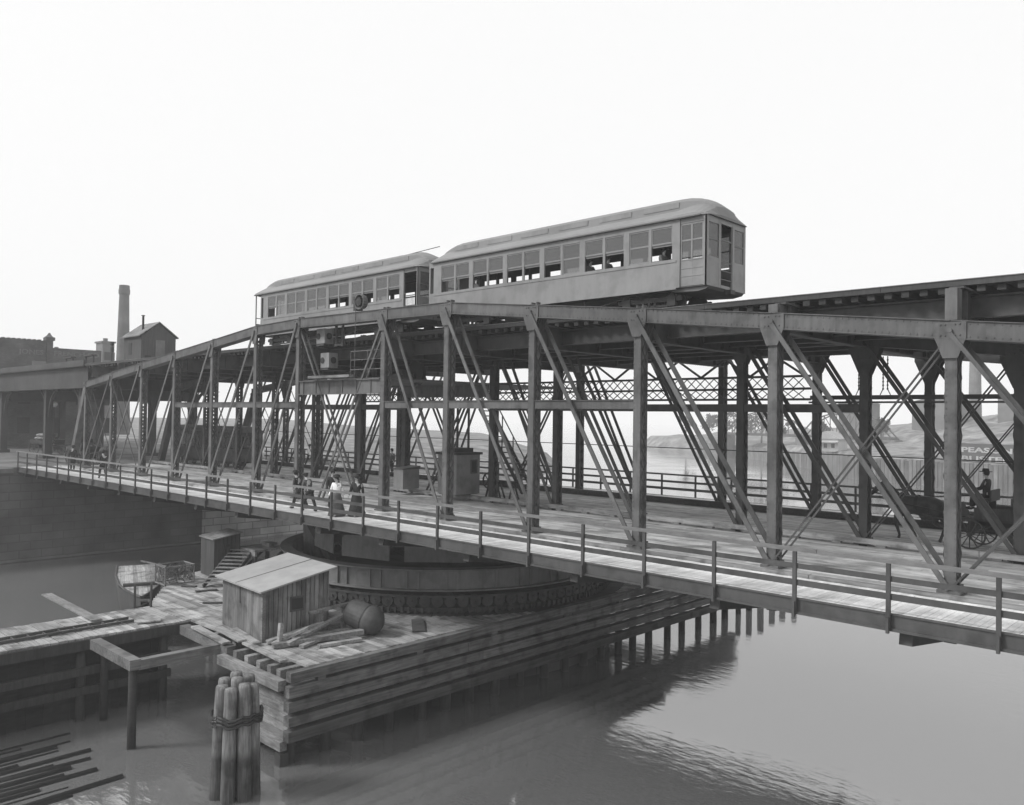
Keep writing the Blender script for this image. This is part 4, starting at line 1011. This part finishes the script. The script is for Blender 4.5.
# walkway running upstream
cw = thing('timber_walkway', 'narrow planked timber walkway on piles leading off from the pier deck', 'walkway', (-33.6, 8, -7))
k_ = MB(); y = -14.0
while y < 14.95: 
    w = random.uniform(.24, .3); k_.box(-35.3, -31.9, y, y + w - .02, ZD - .08, ZD + random.uniform(-.012, .012)); y += w
part('deck', k_, 'wood_x', cw)
k_ = MB()
for x in (-31.95, -33.6, -35.2): k_.box(x - .13, x + .13, -14, 14.9, -4.45, -4.085)
for z in (-5.2, -5.9): k_.box(-31.95, -31.8, -14, 14.2, z - .14, z + .14)
part('stringer', k_, 'pile_wet', cw)
for y in range(-13, 15, 3):
    for x in (-32.1, -35.1): part('pile', MB().cyl((x, y, -8), (x, y, -4.45), .17), 'pile_wet', cw, True)
pb = MB(); y = -14
while y < 14: pb.box(-32.5, -32.42 + random.uniform(-.02, .02), y, y + .285, -7.3, -4.5); y += .288
part('sheathing', pb, 'tarred', cw)
gp = solo('gangplank', MB().bar((-41.1, 12.55, -4.1), (-34.0, 12.2, -3.94), .4, .06), 'wood_l', 'long pale gangplank sloping off the walkway toward the stone wall', 'plank')
ld = thing('ladder', 'old ladder lying along the planks of the timber walkway', 'ladder', (-33.5, 10, -4))
part('side_rail', MB().bar((-33.35, 4.5, -3.93), (-33.5, 13.2, -3.93), .07, .1), 'wood_zd', ld); part('side_rail', MB().bar((-32.8, 4.5, -3.93), (-32.95, 13.2, -3.93), .07, .1), 'wood_zd', ld)
for k in range(16): part('rung', MB().bar((-33.45, 4.9 + k * .52, -3.93), (-32.8, 4.9 + k * .52, -3.93), .04, .05), 'wood_zd', ld)
bb = solo('loose_board', MB().bar((-32.7, 13.2, -3.93), (-32.4, 14.0, -3.93), .5, .05), 'wood_x', 'short loose board lying past the ladder end', 'board')
for x, y, lab in ((-35.3, 14.15, 'thin upright stake at the walkway edge, nearer the ladder'), (-35.1, 14.75, 'thin upright stake at the walkway edge, nearer the moored boat')):
    solo('mooring_stake', MB().cyl((x, y, -4.6), (x + .02, y, -3.0), .055, .05, 8), 'wood_zd', lab, 'stake', (x, y, -4.6), 'mooring stakes')
# hut
HX = Matrix.Rotation(R_(-4), 4, 'Z')
hut = loc_thing('work_hut', 'board-walled work hut with pale sloping felt roof on the pier deck', 'hut', (-26.9, 15.3, ZD), R_(-4))
# local: x 0..-3.5, y 0..2.9
wl = MB(); H0, H1 = 1.82, 2.32
def boards(mb, along, n, fn):
    for k in range(n): fn(mb, along * k / n, along * (k + 1) / n - .012)
boards(wl, 3.5, 18, lambda m, a, b: m.box(-b, -a, 0, .05, .02, H0))
boards(wl, 3.5, 18, lambda m, a, b: m.box(-b, -a, 2.6, 2.65, .02, H1))
def sidew(x0, x1):
    def fn(m, a, b):
        za, zb_ = H0 + (H1 - H0) * a / 2.65, H0 + (H1 - H0) * b / 2.65
        if x0 > -1 and a < 1.35 < b + .2 and False: pass
        m.prism([(a + .055, .02), (b + .04, .02), (b + .04, zb_), (a + .055, za)], 'x', x0, x1)
    return fn
boards(wl, 2.55, 14, sidew(-.05, 0)); boards(wl, 2.55, 14, sidew(-3.5, -3.45))
part('wall', wl, 'wood_z', hut)
rf = MB().prism([(-.22, H0 + .0), (2.85, H1 + .08), (2.85, H1 + .14), (-.22, H0 + .06)], 'x', -3.75, .25); ro = part('roof', rf, 'tin', hut)
part('roof_seam', MB().bar((-1.9, -.2, H0 + .068), (-1.7, 2.83, H1 + .148), .03, .012).bar((-3.7, 1.0, H0 + .25), (.25, 1.25, H0 + .29), .03, .012), 'tin_d', ro)
wn = MB().box(.003, .03, 1.05, 1.12, .95, 1.5).box(.003, .03, 1.55, 1.62, .95, 1.5).box(.003, .03, 1.12, 1.55, 1.43, 1.5).box(.003, .03, 1.12, 1.55, .95, 1.02)
w_ = part('window', wn, 'wood_zd', hut); part('pane', MB().box(.004, .012, 1.12, 1.55, 1.02, 1.43), 'black', w_)
part('corner_board', MB().box(-.1, .022, -.025, -.003, .02, H0).box(.003, .022, -.02, .09, .02, H0), 'wood_l', hut)
part('door', MB().box(-1.95, -1.85, -.02, -.002, 1.1, 1.75), 'wood_zd', hut)
# privy
pv_ = loc_thing('tall_shed', 'tall narrow board shed with flat lean-to roof at the pier edge', 'shed', (-39.1, 19.5, ZD), R_(-4))
wl = MB(); boards(wl, 1.65, 7, lambda m, a, b: m.box(-b, -a, 0, .05, .02, 1.88)); boards(wl, 1.65, 7, lambda m, a, b: m.box(-b, -a, 1.3, 1.35, .02, 2.12))
def fn2(x0, x1):
    return lambda m, a, b: m.prism([(a + .055, .02), (b + .045, .02), (b + .045, 1.88 + .24 * b / 1.35), (a + .055, 1.88 + .24 * a / 1.35)], 'x', x0, x1)
boards(wl, 1.25, 6, fn2(-.05, 0)); boards(wl, 1.25, 6, fn2(-1.65, -1.6)); part('wall', wl, 'wood_zd', pv_)
rf = MB()
for k in range(4): rf.prism([(-.1, 1.885), (1.45, 2.145), (1.45, 2.19), (-.1, 1.93)], 'x', -1.72 + k * .45, -1.72 + k * .45 + .43)
part('roof', rf, 'wood_l', pv_); part('vent_hole', MB().box(.003, .02, .62, .8, 1.5, 1.62), 'black', pv_)
# landing with steps
lp = thing('wooden_steps', 'wooden steps climbing to a small landing platform behind the work hut', 'steps', (-38.3, 20.5, ZD))
part('landing', MB().box(-39.4, -37.6, 20.9, 22.7, -2.7, -2.6).box(-39.4, -37.6, 20.9, 21.0, -2.9, -2.703), 'wood_x', lp)
part('box_on_landing', MB().box(-38.9, -38.2, 22.0, 22.5, -2.597, -2.42), 'wood_x', lp)
for x in (-39.3, -37.75):
    for y in (21.0, 22.55): part('leg', MB().box(x - .08, x + .08, y - .08, y + .08, -4.0, -2.7), 'wood_zd', lp)
part('leg_brace', MB().bar((-37.7, 21.05, -3.9), (-37.7, 22.5, -2.8), .06, .12).bar((-39.3, 21.05, -3.9), (-39.3, 22.5, -2.8), .06, .12), 'wood_zd', lp)
st_a, st_b = Vector((-38.7, 20.85, -2.7)), Vector((-36.9, 18.45, -3.95)); dd = (st_b - st_a); sd_ = Vector((-dd.y, dd.x, 0)).normalized() * .55
for s in (-1, 1): part('stringer', MB().bar(st_a + sd_ * s, st_b + sd_ * s, .06, .22), 'wood_zd', lp)
for k in range(10):
    p = st_a.lerp(st_b, (k + .4) / 10); tr_ = MB(); tr_.bar(p - sd_ * 1.08 + Vector((0, 0, .08)), p + sd_ * 1.08 + Vector((0, 0, .08)), .22, .04); part('tread', tr_, 'wood_l', lp)
# trestle beneath the walk, right of the steps
tl_ = thing('timber_trestle', 'pale boarded post and slanting timber brace beneath the sidewalk', 'trestle', (-37, 24.5, ZD))
part('boarded_post', MB().box(-38.2, -37.2, 24.0, 24.4, -4, -1.25), 'wood_z', tl_); part('brace', MB().bar((-34.6, 24.0, -4), (-36.6, 23.4, -1.3), .35, .3), 'wood_zd', tl_)
# wire cage
cg = thing('wire_crate', 'square crate of tangled wire mesh standing on the pier deck by the boat', 'crate', (-39.3, 17.6, ZD))
m_ = MB(); rnd = random.Random(2)
for face in (0, 1, 2, 3):
    for k in range(46):
        u0, v0 = rnd.random(), rnd.random(); a = rnd.uniform(0, 3.14); u1, v1 = min(1, max(0, u0 + .3 * math.cos(a))), min(1, max(0, v0 + .4 * math.sin(a)))
        def P3(u, v): return {0: (-40 + u * 1.1, 17.0, ZD + v * .85), 1: (-38.9, 17 + u * 1.4, ZD + v * .85), 2: (-40, 17 + u * 1.4, ZD + v * .85), 3: (-40 + u * 1.1, 18.4, ZD + v * .85)}[face]
        m_.bar(P3(u0, v0), P3(u1, v1), .03, .03)
part('mesh', m_, 'rope', cg); m_ = MB()
for z in (.02, .85):
    for a, b in (((-40, 17), (-38.9, 17)), ((-38.9, 17), (-38.9, 18.4)), ((-40, 18.4), (-38.9, 18.4)), ((-40, 17), (-40, 18.4))): m_.bar((*a, ZD + z), (*b, ZD + z), .05, .05)
for a in ((-40, 17), (-38.9, 17), (-40, 18.4), (-38.9, 18.4)): m_.bar((*a, ZD), (*a, ZD + .9), .05, .05)
m_.bar((-42.2, 17.2, ZD + .72), (-38.9, 17.05, ZD + .9), .06, .06); part('frame', m_, 'wood_l', cg)
# boat moored in the left channel
bt = loc_thing('moored_boat', 'decked wooden boat with pointed pale bow moored against the pier', 'boat', (-40.0, 16.35, -7), R_(-21))
def hull(sec_z):
    return None
hb = MB(); secs = [(0.15, .03), (-.8, .4), (-1.9, .72), (-3.4, .98), (-6, 1.15), (-9, 1.1)]
vs = []
for i, (x, w) in enumerate(secs):
    sh = 2.25 + .2 * math.exp(-(x + .0) ** 2 / 6)
    vs += [(x, -w, sh), (x * .97 - .05, -w * .75, .1), (x * .97 - .05, 0, -.3), (x * .97 - .05, w * .75, .1), (x, w, sh)]
hb.add(vs, [(i * 5 + k, i * 5 + k + 1, i * 5 + k + 6, i * 5 + k + 5) for i in range(5) for k in range(4)] + [(25, 26, 27, 28, 29)]); part('hull', hb, 'wood_zd', bt, True)
db = MB()
for k in range(11):
    yy = -1.13 + k * .206; pts = []
    def xat(yv):
        a = abs(yv)
        for (xa, wa), (xb, wb) in zip(secs, secs[1:]):
            if wa <= a <= wb: return xa + (xb - xa) * (a - wa) / (wb - wa)
        return -6
    xa, xb = xat(yy), xat(yy + .2); db.prism([(-9, yy), (xa - .05, yy), (xb - .05, yy + .2), (-9, yy + .2)], 'z', 2.36, 2.41)
part('deck', db, 'wood_x', bt); part('thwart', MB().box(-2.9, -2.6, -.8, .8, 2.415, 2.55), 'wood_zd', bt)
part('gunwale', MB().tube([(x, w, 2.42) for x, w in secs], .06).tube([(x, -w, 2.42) for x, w in secs], .06), 'wood_zd', bt)
cv = [(-39.9, 16.3, -4.75), (-39.0, 16.3, -4.6), (-38.1, 16.0, -4.5), (-37.3, 15.2, -4.45), (-36.9, 14.0, -4.5), (-36.7, 12.2, -4.6), (-36.8, 10.0, -4.6), (-37.1, 7.5, -4.55), (-37.5, 4.0, -4.5), (-38, 0, -4.5)]
solo('mooring_hawser', MB().tube(cv, .07, 8), 'pile_wet', 'dark thick hawser curving from the boat bow along the walkway', 'rope')
# tank buoy, lumber
ty = thing('tank_buoy', 'round iron tank buoy lying on the pier deck past the lumber', 'buoy', (-25.3, 18.8, ZD))
c = MB().lathe([(.05, -.62), (.3, -.58), (.5, -.42), (.62, -.15), (.63, .0), (.63, .12)], (0, 0, 0), 24); Rm = Matrix.Translation((-25.2, 18.75, ZD + .56)) @ Matrix.Rotation(R_(20), 4, 'Z') @ Matrix.Rotation(R_(-75), 4, 'Y')
c.v = [tuple(Rm @ (Vector(p) * .86)) for p in c.v]; part('dished_end', c, 'buoy', ty, True)
c = MB().lathe([(.6, .12), (.6, .95), (.5, 1.08), (.05, 1.12)], (0, 0, 0), 24); c.v = [tuple(Rm @ (Vector(p) * .86)) for p in c.v]; part('shell', c, 'buoy', ty)
c = MB().lathe([(.64, .1), (.64, .16)], (0, 0, 0), 24); c.v = [tuple(Rm @ (Vector(p) * .86)) for p in c.v]; part('rim_band', c, 'iron', ty)
rnd = random.Random(9)
LB = [((-26.0, 15.2, -3.9), (-25.0, 18.3, -3.75), .3), ((-26.6, 15.3, -3.9), (-26.2, 17.4, -3.5), .22), ((-25.7, 15.6, -3.85), (-26.1, 18.2, -3.3), .2), ((-26.3, 16.4, -3.9), (-25.7, 18.8, -3.85), .25), ((-25.3, 15.9, -3.92), (-25.9, 17.9, -3.85), .2), ((-26.4, 15.4, -3.95), (-25.6, 16.4, -3.4), .18), ((-26.35, 17.3, -3.95), (-26.3, 17.35, -3.05), .16), ((-26.4, 18.4, -3.95), (-26.35, 18.4, -3.0), .18), ((-26.4, 16.9, -3.1), (-26.3, 18.7, -2.98), .16), ((-26.1, 15.5, -3.95), (-26.15, 15.6, -3.2), .14), ((-25.8, 16.2, -3.9), (-26.5, 16.3, -3.85), .3), ((-25.0, 16.4, -3.93), (-24.7, 18.0, -3.93), .22)]
for i, (a, b, w) in enumerate(LB):
    solo('loose_timber', MB().bar(a, b, w, .1 if i % 3 else .16), 'wood_x' if i % 2 else 'wood_l',
         ['long flat pale plank in front of the tank buoy', 'grey plank leaning low against the hut corner', 'stout timber slanting up across the pile toward the buoy', 'flat board half buried under the slanting timber', 'short plank at the open side of the pile', 'steep short prop nearest the hut corner', 'upright stub post in the middle of the pile', 'tallest upright stub post beside the buoy', 'horizontal rail across the two upright stubs', 'thin upright stick nearest the broken deck edge', 'square block lying crosswise at the pile foot', 'lone board lying off on the bare deck'][i] + ', lumber pile', 'timber', group='lumber pile by the hut')
for i, (a, b, w, lab) in enumerate((((-36.6, 17.4, -3.96), (-36.3, 18.3, -3.96), .2, 'short scrap board on the pier deck near the foot of the steps'), ((-34.2, 16.6, -3.96), (-33.4, 17.5, -3.96), .16, 'scrap board lying on the open deck behind the work hut'), ((-38.2, 15.6 + 1.9, -3.96), (-37.6, 17.9, -3.96), .22, 'scrap board beside the wire crate'), ((-24.2, 20.3, -3.95), (-25.6, 21.4, -3.95), .5, 'wide flat board on the deck past the tank buoy'))):
    solo('scrap_board', MB().bar(a, b, w, .05), 'wood_zd' if i != 3 else 'wood_y', lab, 'board')
# dolphin
dp = thing('pile_cluster', 'cluster of round timber piles bound with chain standing in the water', 'piles', (-22.75, 12.15, -7))
for i in range(8):
    a = i * 2 * math.pi / 7; r = .44 if i < 7 else 0
    x, y = -22.75 + r * math.cos(a), 12.15 + r * math.sin(a); tz = -3.62 + [.0, -.12, .05, .12, .02, -.08, -.1, .08][i]
    p = MB(); bx, by = -22.75 + (r + .12) * math.cos(a), 12.15 + (r + .12) * math.sin(a)
    p.lathe([(.21, 0), (.205, .35), (.19, .75), (.188, .9), (.182, .965), (.165, .985)], n=14); base = Vector((bx, by, -8)); tp = Vector((x, y, tz)); hgt = 1
    p.v = [(base.x + (tp.x - base.x) * z + px + .02 * math.sin(z * 9 + i), base.y + (tp.y - base.y) * z + py, base.z + (tp.z - base.z) * (z if z < .9 else .9 + (z - .9))) for px, py, z in p.v]
    po_ = part('pile', p, 'pile', dp, True); part('cut_head', MB().lathe([(.165, 0), (.16, .012), (.02, .02)], (tp.x + .02 * math.sin(9 + i), tp.y, base.z + (tp.z - base.z) * .9 + .083), 12), 'wood_l', po_)
ch = MB()
for z in (-4.6, -4.69, -4.8):
    ch.tube([(-22.75 + .72 * math.cos(t * math.pi / 12), 12.15 + .72 * math.sin(t * math.pi / 12), z + .06 * math.sin(t * 1.7)) for t in range(25)], .045, 6)
part('chain_band', ch, 'iron', dp)

# ------------------------------------------------------------------ left shore
vd = thing('elevated_viaduct', 'dark elevated railway viaduct on steel columns continuing over the street', 'viaduct', (-90, 29, 0))
g = MB()
for yy in (23.7, 27.3, 30.9, 34.4): g.box(-150, -68.95, yy - .04, yy + .04, 6.1, 7.7); g.box(-150, -68.95, yy - .2, yy + .2, 6.05, 6.1); g.box(-150, -68.95, yy - .2, yy + .2, 7.7, 7.74)
g.box(-150, -68.95, 23.3, 34.8, 7.75, 7.9); part('girder', g, 'steel_dark', vd)
part('guard_timber', MB().box(-150, -68.95, 23.3, 23.5, 7.903, 8.25).box(-150, -68.95, 34.6, 34.8, 7.903, 8.25), 'wood_zd', vd)
for x in (-72.0, -80.6, -94, -106, -120):
    for yy in (24.4, 33.6):
        c = MB(); 
        for dx in (-.32, .28): c.box(x + dx, x + dx + .04, yy - .3, yy + .3, 0, 6.05)
        for dy in (-.28, .24): c.box(x - .28, x + .28, yy + dy, yy + dy + .04, 0, 6.05)
        c.box(x - .5, x + .5, yy - .5, yy + .5, 0, .3)
        part('column', c, 'steel_dark', vd)
        for sgn in (-1, 1):
            b = MB(); pts = [(x + sgn * (.35 + 2.2 * (1 - math.cos(t * math.pi / 12))), yy, 6.05 - 2.4 * (1 - math.sin(t * math.pi / 12))) for t in range(7)]
            for p, q in zip(pts, pts[1:]): b.bar(p, q, .2, .18)
            part('curved_bracket', b, 'steel_dark', vd)
    b = MB().box(x - .25, x + .25, 24.8, 33.2, 5.2, 6.04)
    part('cross_girder', b, 'steel_dark', vd)
for x in (-74.5, -69.9):
    fr_ = thing('platform_stand', 'small table-like timber stand on the viaduct edge, ' + ('nearer the brick mill' if x < -72 else 'nearer the bridge end'), 'stand', (x, 24.1, 8.0))
    part('top', MB().box(x - .9, x + .9, 23.9, 24.3, 8.62, 8.72), 'wood_zd', fr_)
    for dx in (-.8, .8): part('leg', MB().box(x + dx - .05, x + dx + .05, 24.05, 24.15, 7.9, 8.62), 'wood_zd', fr_)
sg_ = thing('signal_post', 'short railway signal post with round head on the elevated track', 'signal', (-64.8, 23.9, 7.9)); part('mast', MB().cyl((-64.8, 23.9, 7.77), (-64.8, 23.9, 9.3), .04), 'iron', sg_); part('head', MB().cyl((-64.8, 23.8, 9.35), (-64.8, 24.0, 9.35), .14, n=14).box(-64.92, -64.68, 23.82, 23.98, 8.7, 9.1), 'iron', sg_)
# signal shed on the elevated deck
ss = thing('trackside_shed', 'gabled board shed with stovepipe standing on the elevated track deck', 'shed', (-69.2, 28.3, 7.9))
x0, x1, y0, y1 = -70.9, -67.4, 27.1, 29.9
w = MB(); w.box(x0, x1, y0, y0 + .08, 7.95, 10.4); w.box(x0, x1, y1 - .08, y1, 7.95, 10.4); ym = (y0 + y1) / 2
for x in (x0, x1 - .08): w.prism([(y0 + .08, 7.95), (y1 - .08, 7.95), (y1 - .08, 10.4), (ym, 11.45), (y0 + .08, 10.4)], 'x', x, x + .08)
part('wall', w, 'wood_zd', ss)
r = MB(); r.prism([(y0 - .2, 10.32), (ym, 11.52), (ym, 11.6), (y0 - .2, 10.4)], 'x', x0 - .15, x1 + .12); r.prism([(y1 + .2, 10.32), (ym, 11.52), (ym, 11.6), (y1 + .2, 10.4)], 'x', x0 - .15, x1 + .12)
ro = part('roof', r, 'wood_z', ss); part('stovepipe', MB().cyl((-68.6, 27.7, 10.9), (-68.6, 27.7, 12.1), .09).cyl((-68.6, 27.7, 12.1), (-68.6, 27.7, 12.15), .15), 'iron', ro)
d = MB().box(x1 + .003, x1 + .04, 28.25, 29.0, 8.6, 10.1); part('door', d, 'conc', ss); part('window', MB().box(-69.9, -69.3, y0 - .03, y0 - .003, 8.9, 9.9), 'black', ss); part('window', MB().box(x1 + .003, x1 + .03, 27.4, 27.9, 8.5, 8.8), 'black', ss)
part('floor', MB().box(x0 - .05, x1 + .05, y0 - .05, y1 + .05, 7.905, 7.948), 'wood_zd', ss)
# mill and chimney
ml = thing('brick_mill', 'long brick mill with stepped parapet and faded wall lettering', 'mill', (-113, 34, 0))
w = MB(); w.box(-126, -110, 12, 33.0, -.1, 12.55); w.box(-126, -110, 33.0, 39.3, -.1, 11.9); w.box(-126, -110.1, 12, 33, 12.55, 12.7); part('wall', w, 'brick', ml)
for k in range(12): part('crenel', MB().box(-110.7, -109.95, 26 + k * .55, 26.3 + k * .55, 12.705, 12.8), 'brick', ml)
tw = MB().box(-110.6, -109.9, 32.95, 33.65, 0, 12.75).box(-110.8, -109.7, 32.8, 33.8, 12.75, 13.15); tw.lathe([(.55, 13.15), (.3, 13.35), (.08, 13.7)], (-110.25, 33.3, 0), 8); part('turret', tw, 'brick', ml)
for yy, z in ((29.8, 7.4),): part('painted_panel', MB().box(-109.998, -109.96, yy + 1.6, yy + 3.2, 8.7, 10.2), 'conc', ml)
def wall_text(u, v, d, w): return (-109.97 + d, 30.0 + u * 9. / w, 11.0 + v * .8)
part('lettering', text_mb('JONES & FRENCH CO', .95, wall_text), 'faint', ml)
for k in range(9):
    for z in (1.5, 5.0): part('window', MB().box(-109.995, -109.93, 14 + k * 3.2, 15.3 + k * 3.2, z, z + 1.9), 'black', ml)
chm = solo('factory_chimney', MB().lathe([(1.5, 0), (.86, 26.2), (.98, 26.4), (1.0, 27.1), (.94, 27.3), (.9, 28.0), (.7, 28.0), (.7, 27.5)], (-160, 61.0, 0), 20), 'stack', 'tall tapering brick factory chimney rising behind the trackside shed', 'chimney', (-160, 61, 0))
for i, (x, y, w_, d_, h_, lab) in enumerate(((-152, 54.9, 2.0, 3, 16.2, 'pale distant block with pinnacled roofline beside the factory chimney'), (-170, 52.6, 7, 6, 15.4, 'low distant rooftop just past the mill turret'))):
    b_ = thing('distant_building', lab, 'building', (x, y, 0), 'buildings behind the mill'); part('wall', MB().box(x - d_ / 2, x + d_ / 2, y - w_ / 2, y + w_ / 2, 0, h_), 'bldg', b_)
    part('roof', MB().box(x - d_ / 2 - .2, x + d_ / 2 + .2, y - w_ / 2 - .2, y + w_ / 2 + .2, h_ + .01, h_ + .3).box(x - .3, x + .3, y - .3, y + .3, h_ + .3, h_ + .9), 'bldg', b_)
    for k in range(3): part('window', MB().box(x + d_ / 2 + .003, x + d_ / 2 + .05, y - w_ / 3 + k * w_ / 3.5, y - w_ / 3 + k * w_ / 3.5 + .6, h_ - 3, h_ - 1.6), 'black', b_)
lp = thing('street_lamp', 'street lamp with white glass globe on a post under the viaduct', 'lamp', (-93, 28.7, 0)); part('post', MB().cyl((-93, 28.7, 0), (-93, 28.7, 4.6), .09, .06).lathe([(.25, 0), (.2, .4), (.1, .6)], (-93, 28.7, 0), 10), 'iron', lp); part('globe', MB().sphere((-93, 28.7, 4.9), .32, 14), 'opal', lp, True)

# ------------------------------------------------------------------ far shore
bk = MB(); line = bank[:8]
for (xa, ya), (xb, yb) in list(zip(line, line[1:])):
    a, b = Vector((xa, ya, 0)), Vector((xb, yb, 0)); nrm = Vector((-.5, -.85, 0)) * .5; ln = (b - a).length; n_ = int(ln / .8)
    if xa < -70: n_ = int(ln / 1.6)
    for k in range(n_):
        p = a.lerp(b, k / n_) + nrm; q = a.lerp(b, (k + .85) / n_) + nrm; h_ = -2.6 - (.8 if xa < -70 else 0) + random.uniform(-.15, .12)
        bk.add([(p.x, p.y, -8), (q.x, q.y, -8), (q.x, q.y, h_), (p.x, p.y, h_), (p.x + .3, p.y + .5, -8), (q.x + .3, q.y + .5, -8), (q.x + .3, q.y + .5, h_), (p.x + .3, p.y + .5, h_)], [(0, 1, 2, 3), (7, 6, 5, 4), (0, 3, 7, 4), (1, 5, 6, 2), (3, 2, 6, 7)])
solo('timber_bulkhead', bk, 'bulk', 'upright timber bulkhead lining the far river bank', 'bulkhead')
sn = thing('advertising_sign', 'dark board sign with white capitals behind the wagon driver', 'sign', (-39, 159.5, -2.6))
Ad, Bd = Vector((-43.2, 158.4, 0)), Vector((-32.8, 154.8, 0)); dirv = (Bd - Ad).normalized(); nrm = Vector((dirv.y, -dirv.x, 0))
def sgp(u, v, d): p = Ad + dirv * u + nrm * d; return (p.x, p.y, v + .45)
q = MB(); q.add([sgp(-.3, -2.9, 0), sgp(11, -2.9, 0), sgp(11, .35, 0), sgp(-.3, .35, 0), sgp(-.3, -2.9, -.15), sgp(11, -2.9, -.15), sgp(11, .35, -.15), sgp(-.3, .35, -.15)], [(0, 1, 2, 3), (7, 6, 5, 4), (0, 4, 5, 1), (1, 5, 6, 2), (2, 6, 7, 3), (3, 7, 4, 0)]); part('board', q, 'sign', sn)
def t1(u, v, d, w): return sgp(.1 + u * 9.0 / w, -1.15 + v * 1.0, .03 + d)
def t2(u, v, d, w): return sgp(.1 + u * 9.0 / w, -2.65 + v * 1.0, .03 + d)
part('lettering', text_mb('PEASON', 1.2, t1), 'letter', sn); part('lettering', text_mb('BUSTER', 1.2, t2), 'letter', sn)
fh = thing('shore_house', 'pale small house with porch on the far bank above the bulkhead', 'house', (-80, 194, -2.6))
part('wall', MB().box(-84, -78, 191, 196, -2.8, .2), 'white', fh); part('roof', MB().prism([(-84.6, .2), (-77.4, .2), (-81, 2.0)], 'y', 190.6, 196.4), 'tin', fh); part('porch', MB().box(-84, -78, 189.6, 190.95, -2.8, -2.5).box(-84.2, -77.8, 189.4, 190.98, -.7, -.5), 'tin', fh)
for x in (-83.2, -81.4, -79.6): part('window', MB().box(x, x + .8, 190.93, 190.985, -1.9, -.9), 'black', fh)
fc = solo('slender_chimney', MB().lathe([(1.75, 5), (1.4, 25), (1.6, 25.3), (1.6, 26), (1.2, 26)], (-67.2, 260, 0), 16), 'stack', 'slender hazy chimney on the far hill behind the wagon driver', 'chimney')
for i, (x, y, w_, d_, z_, h_, lab) in enumerate(((-72, 245, 12, 8, 6, 4, 'long low hazy building on the hilltop, nearest the slender chimney'), (-92, 240, 9, 7, 5.2, 4.2, 'hazy gabled building on the hilltop seen between two posts'), (-50, 236, 10, 7, 7, 3.6, 'hazy building low on the hilltop at the edge of the view'))):
    b_ = thing('hilltop_building', lab, 'building', (x, y, z_), 'hazy hilltop buildings'); part('wall', MB().box(x - w_ / 2, x + w_ / 2, y - d_ / 2, y + d_ / 2, z_ - 4, z_ + h_), 'bldg', b_); part('roof', MB().prism([(x - w_ / 2 - .4, z_ + h_), (x + w_ / 2 + .4, z_ + h_), (x, z_ + h_ + 1.6)], 'y', y - d_ / 2 - .3, y + d_ / 2 + .3), 'tin_d', b_)
def tree(label, x, y, z, h, seed):
    r = random.Random(seed); t = thing('tree', label, 'tree', (x, y, z), 'trees on the far shore')
    tk = MB().cyl((x, y, z - .5), (x + r.uniform(-.3, .3), y, z + h * .5), .28, .16, 7)
    for k in range(7):
        a = r.uniform(0, 6.28); zz = z + h * r.uniform(.35, .55); tk.cyl((x, y, zz), (x + math.cos(a) * h * .25, y + math.sin(a) * h * .25, zz + h * r.uniform(.2, .4)), .1, .03, 5)
    part('trunk', tk, 'bark', t); cr = MB()
    cl = [(x + r.gauss(0, h * .15), y + r.gauss(0, h * .15), z + h * r.uniform(.4, .95), h * r.uniform(.08, .17)) for _ in range(13)]
    for (cx, cy, cz, cr_) in cl:
        for _ in range(55):
            d = Vector((r.gauss(0, 1), r.gauss(0, 1), r.gauss(0, 1))).normalized() * cr_ * r.uniform(.4, 1.05); p = Vector((cx, cy, cz)) + d
            a = Vector((r.gauss(0, 1), r.gauss(0, 1), r.gauss(0, 1))).normalized() * .3; b = Vector((r.gauss(0, 1), r.gauss(0, 1), r.gauss(0, 1))).normalized() * .3
            cr.add([p - a, p + b, p + a, p - b], [(0, 1, 2, 3)])
    part('crown', cr, 'leaf', t)
TR = [(-118, 232, -2, 10, 'tall loose hazy tree at the left end of the far treeline'), (-126, 238, -2, 8.5, 'rounded hazy tree next to the tallest one on the far shore'), (-134, 243, -2, 9.5, 'narrow hazy tree midway along the far treeline'), (-142, 249, -2.2, 8, 'low spreading hazy tree on the far shore'), (-151, 258, -2.2, 9, 'bushy hazy tree near the water on the far shore'), (-110, 226, -2, 7, 'short hazy tree nearest the truss bridge'), (-163, 262, -2.2, 8, 'pale hazy tree farthest along the shore'), (-88, 206, -1.8, 6, 'small dark tree on the bank above the bulkhead'), (-70, 196, 0, 5, 'small bush-like tree up the slope from the house')]
for i, (x, y, z, h, lab) in enumerate(TR): tree(lab, x, y, z, h, i + 20)
# far truss bridge
tb = thing('far_truss_bridge', 'faint camelback truss bridge in the haze across the river', 'bridge', (-100, 215, -7))
P0, P1 = Vector((-128, 228, .2)), Vector((-74, 214, .2)); n_ = 14
for off in (0, 4):
    m_ = MB(); po_ = Vector((0, off, 0))
    for k in range(n_):
        a, b = P0.lerp(P1, k / n_) + po_, P0.lerp(P1, (k + 1) / n_) + po_; ha = 6.5 * math.sin(math.pi * ((k % 7) / 7)) ** .6; hb = 6.5 * math.sin(math.pi * (((k % 7) + 1) / 7)) ** .6 if (k + 1) % 7 else 0
        m_.bar(a, b, .3, .6); m_.bar(a + Vector((0, 0, ha)), b + Vector((0, 0, hb)), .3, .3); m_.bar(a, a + Vector((0, 0, ha + .01)), .2, .2)
        if k % 7 < 3: m_.bar(a + Vector((0, 0, ha)), b, .15, .15)
        else: m_.bar(a, b + Vector((0, 0, hb)), .15, .15)
    part('truss', m_, 'steel_mid', tb)
part('deck', MB().bar(P0 + Vector((0, 2, -.2)), P1 + Vector((0, 2, -.2)), 4, .4), 'steel_mid', tb)
for k in (0, .5, 1): p = P0.lerp(P1, k); part('pier', MB().box(p.x - 1, p.x + 1, p.y - .6, p.y + 4.6, -8, -.2), 'conc', tb)
